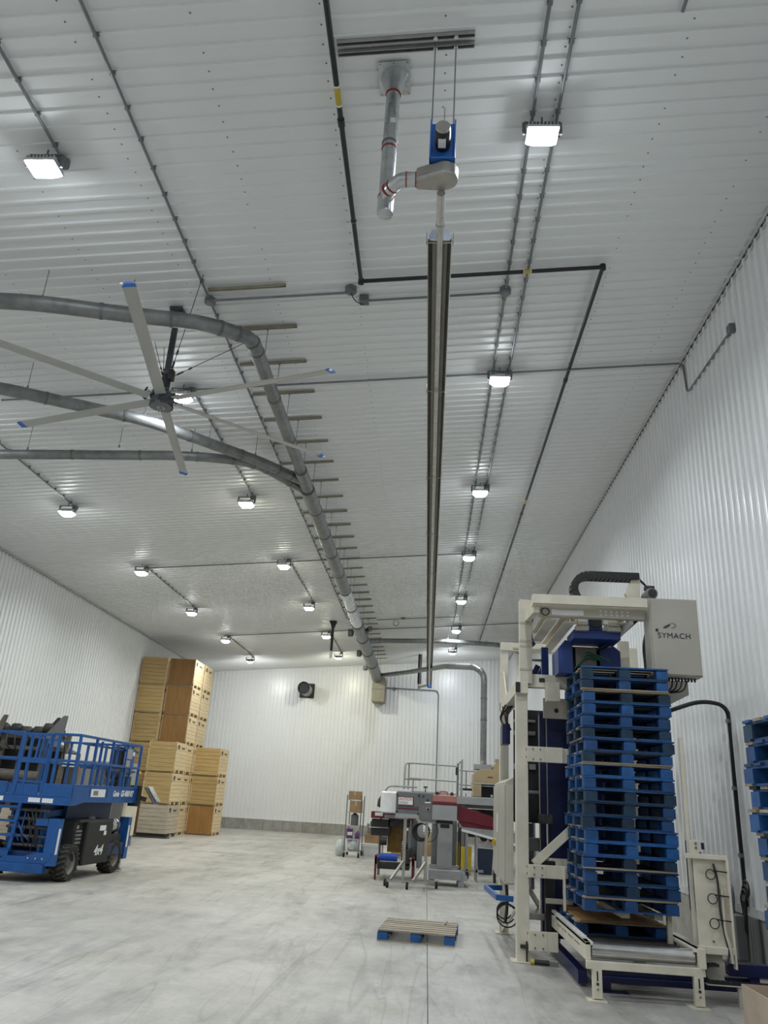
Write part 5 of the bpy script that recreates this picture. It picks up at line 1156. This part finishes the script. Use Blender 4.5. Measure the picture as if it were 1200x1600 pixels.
for k in range(4): MB().tube(arc((-.10+.015*k, 19.1, 1.16+.01*k), .19-.012*k, 0, 2*math.pi, 24, 'xz')[:-1], .014, 6, closed=True).build('hose_coil', M['cable'], bs)
MB().tube(arc((.06, 19.12, 1.2), .23, R(-120), R(90), 16, 'xz'), .008, 6).build('cable', M['cable'], bs)

# grey lifting column behind the sealer
gc = thing('lift_column', 'grey steel lift column on a broad base behind the sealer', 'machine', (.5, 20.6, 0), 0, None, world=True)
def G(name, x0, x1, y0, y1, z0, z1, m='machgrey', par=None, bev=.008): return MB().box(x0, x1, y0, y1, z0, z1).build(name, M[m], par or gc, bevel=bev)
G('back_plate', .16, .78, 20.55, 20.65, .4, 1.42); G('column', .30, .66, 20.3, 20.55, .38, 1.40, 'lightgrey'); G('column_head', .26, .68, 20.28, 20.56, 1.36, 1.42, 'lightgrey'); G('column_slot', .36, .58, 20.295, 20.30, 1.25, 1.34, 'black', None, 0)
G('base_box', .10, .86, 19.9, 20.9, .14, .34, 'lightgrey'); MB().prism([(.86, .34), (1.02, .24), (1.02, .14), (.86, .14)], 19.95, 20.85).build('base_nose', M['lightgrey'], gc); G('base_rail', .12, .9, 20.5, 20.6, .36, .42, 'stainless'); G('foot', .80, .95, 19.95, 20.1, .0, .14, 'lightgrey'); G('foot', .80, .95, 20.7, 20.85, .0, .14, 'lightgrey'); G('foot', .12, .25, 19.95, 20.1, 0, .14, 'lightgrey'); G('blue_corner', .98, 1.05, 20.0, 20.3, .18, .34, 'navy')
G('side_post', .84, .88, 20.5, 20.56, .3, 1.40, 'black'); G('side_post', .80, .83, 20.56, 20.62, .3, 1.40, 'black')
G('white_corner', .82, 1.0, 20.45, 20.6, 1.28, 1.40, 'lightgrey')

# ================================================================== FILM FEEDER WITH BLUE ROLLER
ff = thing('film_feeder', 'maroon bag feeder with white film roll and blue roller', 'machine', (-.8, 21.2, 0), 0, None, world=True)
def Fd(name, x0, x1, y0, y1, z0, z1, m='machgrey', par=None, bev=.006): return MB().box(x0, x1, y0, y1, z0, z1).build(name, M[m], par or ff, bevel=bev)
for x in (-1.20, -.30): Fd('side_leg', x, x+.05, 20.45, 20.52, 0, .55, 'maroon'); Fd('rear_post', x, x+.06, 21.8, 21.88, 0, 1.40, 'machgrey'); Fd('side_frame', x, x+.06, 20.45, 21.9, .34, .52, 'maroon')
MB().cyl((-1.12, 20.62, .50), (-.66, 20.62, .50), .085, n=18).build('blue_roller', M['bluecloth'], ff, smooth=True); MB().cyl((-1.14, 20.62, .50), (-.30, 20.62, .50), .02, n=8).build('roller_axle', M['chrome'], ff)
Fd('black_tray', -1.14, -.36, 20.55, 21.6, .24, .34, 'black'); Fd('belt', -1.05, -.60, 20.75, 21.9, .50, .52, 'stainless'); Fd('chain_guard', -.56, -.36, 20.6, 21.5, .40, .70, 'oil')
for k in range(8): MB().cyl((-.58, 20.7+.1*k, .48+.05*k), (-.54, 20.7+.1*k, .48+.05*k), .022, n=8).build('chain_roller', M['chrome'], ff)
tb2 = Fd('feed_table', -1.40, -.30, 21.2, 21.7, 1.36, 1.52, 'maroon'); Fd('table_label', -1.30, -1.10, 21.19, 21.2, 1.42, 1.50, 'white', tb2, 0); Fd('table_plate', -1.05, -.45, 21.17, 21.2, 1.38, 1.46, 'lightgrey', tb2, 0)
Fd('under_box', -1.38, -.90, 21.3, 21.7, .95, 1.34, 'black'); Fd('under_box', -.95, -.4, 21.3, 21.7, 1.18, 1.36, 'oil'); MB().cyl((-1.45, 21.25, 1.14), (-.95, 21.25, 1.14), .015, n=8).build('rod', M['chrome'], ff)
fo = MB().lathe((-.92, 20.9, 1.50), [(.20, 0), (.24, .03), (.24, .48), (.19, .52)], 20).build('film_roll', M['bag'], ff, smooth=True)
MB().tube(fillet([(-1.15, 21.4, 1.52), (-1.15, 21.4, 1.95), (-.98, 21.4, 2.16), (-.25, 21.4, 2.16)], .08), .022, 8).build('roll_arm', M['lightgrey'], ff, smooth=True)
MB().lathe((-1.08, 21.3, 1.85), [(.05, -.12), (.12, -.06), (.13, .06), (.05, .12)], 12, 'x').build('drive_motor', M['oil'], ff, smooth=True); MB().lathe((-1.15, 21.35, 1.62), [(.06, 0), (.12, .03), (.10, .2), (.05, .26)], 12).build('valve', M['black'], ff, smooth=True)
MB().cyl((-.36, 21.4, 1.5), (-.36, 21.4, 2.36), .014, n=8).cyl((-.58, 21.4, 2.35), (-.14, 21.4, 2.35), .014, n=8).build('tee_post', M['machgrey'], ff); Fd('maroon_bracket', -.62, -.34, 21.4, 21.46, 1.70, 1.95, 'maroon'); Fd('paper_sheet', -.62, -.40, 21.36, 21.37, 1.96, 2.10, 'white', None, 0)
Fd('amber_curtain', -.98, -.52, 21.9, 21.95, .55, 1.34, 'amber'); Fd('dark_column', -.36, -.20, 21.5, 21.7, .4, 1.36, 'machgrey'); Fd('grey_column', -.20, -.06, 21.3, 21.55, .25, 1.30, 'lightgrey')
MB().cyl((-1.12, 20.9, .85), (-.95, 20.9, .85), .10, n=14).cyl((-.52, 20.95, .80), (-.42, 20.95, .80), .16, n=16).build('pulley', M['oil'], ff, smooth=True)

# ================================================================== PLATFORM, TAN MACHINE, LINE BEHIND
pf = thing('work_platform', 'grey steel work platform with railings behind the sealer', 'platform', (.9, 25, 0), 0, None, world=True)
def W_(name, x0, x1, y0, y1, z0, z1, m='lightgrey', par=None, bev=.006): return MB().box(x0, x1, y0, y1, z0, z1).build(name, M[m], par or pf, bevel=bev)
W_('deck', -.55, 3.2, 24.4, 27.0, 1.98, 2.04, 'lightgrey'); W_('edge_beam', -.55, 3.2, 24.36, 24.42, 1.82, 2.02, 'lightgrey'); W_('edge_beam', -.55, 3.2, 26.98, 27.04, 1.82, 2.02, 'lightgrey')
for x in (-.5, 1.05, 3.1):
    for y in (24.45, 26.9): W_('leg', x, x+.09, y, y+.09, 0, 1.82, 'machgrey')
def rail(pts, r=.024): MB().tube(fillet(pts, .12), r, 8).build('railing', M['lightgrey'], pf, smooth=True)
rail([(-.68, 24.3, 1.5), (-.66, 24.3, 2.87), (-.5, 24.4, 2.89), (.92, 24.4, 2.87)]); rail([(-.55, 24.4, 2.04), (-.55, 24.4, 2.88)]); rail([(-.55, 24.4, 2.46), (.92, 24.4, 2.44)]); rail([(-.5, 24.4, 2.10), (.92, 24.4, 2.09)], .015)
W_('gate_post', .88, .94, 24.38, 24.44, 1.9, 2.95, 'machgrey'); W_('gate_post', .99, 1.06, 24.38, 24.46, 1.9, 3.02, 'lightgrey'); MB().prism([(.90, 2.95), (1.06, 2.95), (1.06, 3.10)], 24.40, 24.44).build('gate_finial', M['lightgrey'], pf); W_('gate_latch', .84, .90, 24.37, 24.4, 2.62, 2.84, 'black')
rail([(1.05, 26.9, 2.86), (2.2, 26.9, 2.84)]); rail([(1.05, 26.9, 2.42), (2.2, 26.9, 2.40)]); rail([(1.28, 26.9, 2.04), (1.28, 26.9, 2.86)]); rail([(1.30, 24.42, 2.42), (2.28, 24.42, 2.42)], .02); rail([(2.28, 24.42, 2.04), (2.28, 24.42, 2.90)], .03)
W_('pale_ledge', 1.04, 1.5, 25.9, 26.0, 2.14, 2.22, 'white'); W_('dark_ledge', 1.04, 1.5, 25.95, 26.05, 2.23, 2.30, 'black'); W_('under_girder', .2, 3.0, 24.6, 24.8, 1.72, 1.84, 'machgrey')
ud = thing('dark_conveyor_drive', 'dark drive machinery tucked under the work platform', 'machine', (1.6, 26, 0), 0, None, world=True)
MB().box(1.1, 2.4, 25.6, 26.4, .9, 1.7).build('body', M['oil'], ud, bevel=.02); MB().lathe((1.5, 25.5, 1.5), [(.12, -.1), (.2, -.06), (.2, .06), (.12, .1)], 16, 'y').build('pulley', M['machgrey'], ud, smooth=True); MB().box(1.15, 1.5, 25.5, 25.6, 1.0, 1.3).build('gearbox', M['greybrown'], ud, bevel=.01)
for x in (1.15, 2.25):
    for y in (25.65, 26.25): MB().box(x, x+.1, y, y+.1, 0, .9).build('leg', M['black'], ud)
tmn = thing('tan_cleaner', 'tan steel cleaning machine standing on the platform under the duct', 'machine', (1.9, 25.6, 2.05), 0, None, world=True)
def Tn(name, x0, x1, y0, y1, z0, z1, m='tanmach', par=None, bev=.01): return MB().box(x0, x1, y0, y1, z0, z1).build(name, M[m], par or tmn, bevel=bev)
Tn('left_cheek', 1.42, 1.66, 25.1, 26.3, 2.06, 2.46); Tn('right_cheek', 2.18, 2.36, 25.1, 26.3, 2.06, 2.46); Tn('back_wall', 1.66, 2.18, 26.1, 26.3, 2.06, 2.46); Tn('dark_opening', 1.67, 2.17, 25.5, 26.1, 2.06, 2.40, 'black'); Tn('opening_rail', 1.67, 2.17, 25.12, 25.16, 2.36, 2.385, 'stainless'); Tn('white_rag', 1.96, 2.02, 25.3, 25.36, 2.06, 2.14, 'white')  # black box in the opening, its inner shade put into the colour
MB().prism([(1.42, 2.46), (2.36, 2.46), (2.36, 2.80), (2.25, 2.86), (1.62, 2.86), (1.42, 2.72)], 25.1, 26.3).build('upper_body', M['tanmach'], tmn, bevel=.01)
Tn('red_mark', 1.84, 2.0, 25.095, 25.10, 2.62, 2.65, 'maroon', None, 0); Tn('grey_cowl', 1.46, 2.0, 25.4, 26.2, 2.86, 3.02, 'lightgrey'); MB().prism([(2.02, 2.86), (2.34, 2.86), (2.28, 3.1), (2.18, 3.14), (2.06, 3.0)], 25.3, 26.0).build('hopper', M['tanmach'], tmn); Tn('hopper_top', 2.1, 2.24, 25.4, 25.7, 3.12, 3.20, 'stainless'); MB().cyl((1.80, 26.3, 3.0), (1.80, 26.45, 3.12), .11, n=16).build('duct_socket', M['galv'], tmn, smooth=True)
ic = thing('inclined_conveyor', 'pale inclined belt conveyor sloping down behind the maroon chute', 'conveyor', (1.5, 22, 0), 0, None, world=True)
def bar_(nm, a, b, w_, h_, m, par=ic): return MB().bar(a, b, w_, h_).build(nm, M[m], par, bevel=.004)
bar_('side_board', (.85, 21.6, 1.30), (2.6, 21.6, .95), .04, .22, 'lightgrey'); bar_('side_board', (.85, 22.1, 1.33), (2.6, 22.1, .98), .04, .15, 'lightgrey'); bar_('belt', (.85, 21.85, 1.36), (2.6, 21.85, 1.01), .44, .03, 'white'); bar_('lower_rail', (.9, 21.58, 1.20), (2.5, 21.58, .88), .03, .06, 'white'); bar_('joint_plate', (1.45, 21.57, 1.27), (1.50, 21.57, 1.26), .02, .16, 'lightgrey')
for x in (1.05, 1.30): 
    for y in (21.6, 22.1): MB().box(x, x+.05, y, y+.05, 0, 1.22).build('leg', M['lightgrey'], ic)
MB().box(.95, 1.5, 21.6, 21.65, .22, .28).build('stretcher', M['lightgrey'], ic); MB().box(1.75, 1.82, 21.62, 21.68, 0, 1.1).build('leg', M['black'], ic); MB().box(2.45, 2.52, 21.62, 21.68, 0, .95).build('leg', M['black'], ic)
for z, x0 in ((.86, 1.36), (.80, 1.36), (.93, 1.62)): MB().cyl((x0, 21.9, z), (2.6, 21.9, z-.03), .03, n=10).build('white_tube', M['white'], ic, smooth=True)
for k in range(3): MB().lathe((1.55+.22*k, 22.3, 1.02), [(.04, -.1), (.10, -.07), (.10, .07), (.04, .1)], 12, 'y').build('idler_motor', M['oil'], ic, smooth=True)
def drum(name, label, loc, r, h, m, cat):
    t = thing(name, label, cat, loc); MB().lathe((0, 0, 0), [(r*.9, 0), (r, .02), (r*1.06, h-.05), (r*1.1, h-.04), (r*1.1, h), (r*.95, h)], 20).build('body', M[m], t, smooth=True); MB().lathe((0, 0, h-.003), [(r*.96, 0), (r*.96, .006)], 20).build('opening', M['black'], t); return t
drum('yellow_drum', 'yellow drum under the inclined conveyor beside the lift column', (1.10, 23.6, 0), .20, .72, 'yellowdrum', 'drum')
yp = thing('yellow_post', 'yellow steel post between lift column and yellow drum', 'post', (.89, 22.9, 0)); MB().box(-.04, .04, -.04, .04, .05, .85).build('post', M['yellowdrum'], yp, bevel=.01); MB().box(-.1, .1, -.1, .1, 0, .05).build('base', M['machgrey'], yp)
bn = thing('waste_bin', 'dark blue waste bin under the inclined conveyor', 'bin', (1.72, 24.2, 0)); MB().prism([(-.18, 0), (.18, 0), (.23, .66), (-.23, .66)], -.2, .2).build('body', M['bluebin'], bn, bevel=.02); MB().box(-.25, .25, -.22, .22, .66, .72).build('rim', M['bluebin'], bn, bevel=.01)
for i, (x, y, z, a, b, c, lb) in enumerate(((-.75, 30.6, .0, .9, .8, .75, 'large brown carton on the floor behind the film feeder'), (.15, 30.9, 0, .8, .8, .70, 'brown carton on the floor behind the hose coil'), (-.45, 30.7, .755, .7, .7, .5, 'tan carton stacked on the large floor carton'))): carton(lb, x, y, z, a, b, c, 'card' if i != 2 else 'cardlight', 'cartons behind the bagging line')
wt = thing('white_top_table', 'table with white top and black legs behind the sealer', 'table', (-.1, 25.4, 0)); MB().box(-.5, .5, -.3, .3, .98, 1.02).build('top', M['white'], wt)
for x in (-.45, .38):
    for y in (-.26, .2): MB().box(x, x+.06, y, y+.06, 0, .98).build('leg', M['black'], wt)
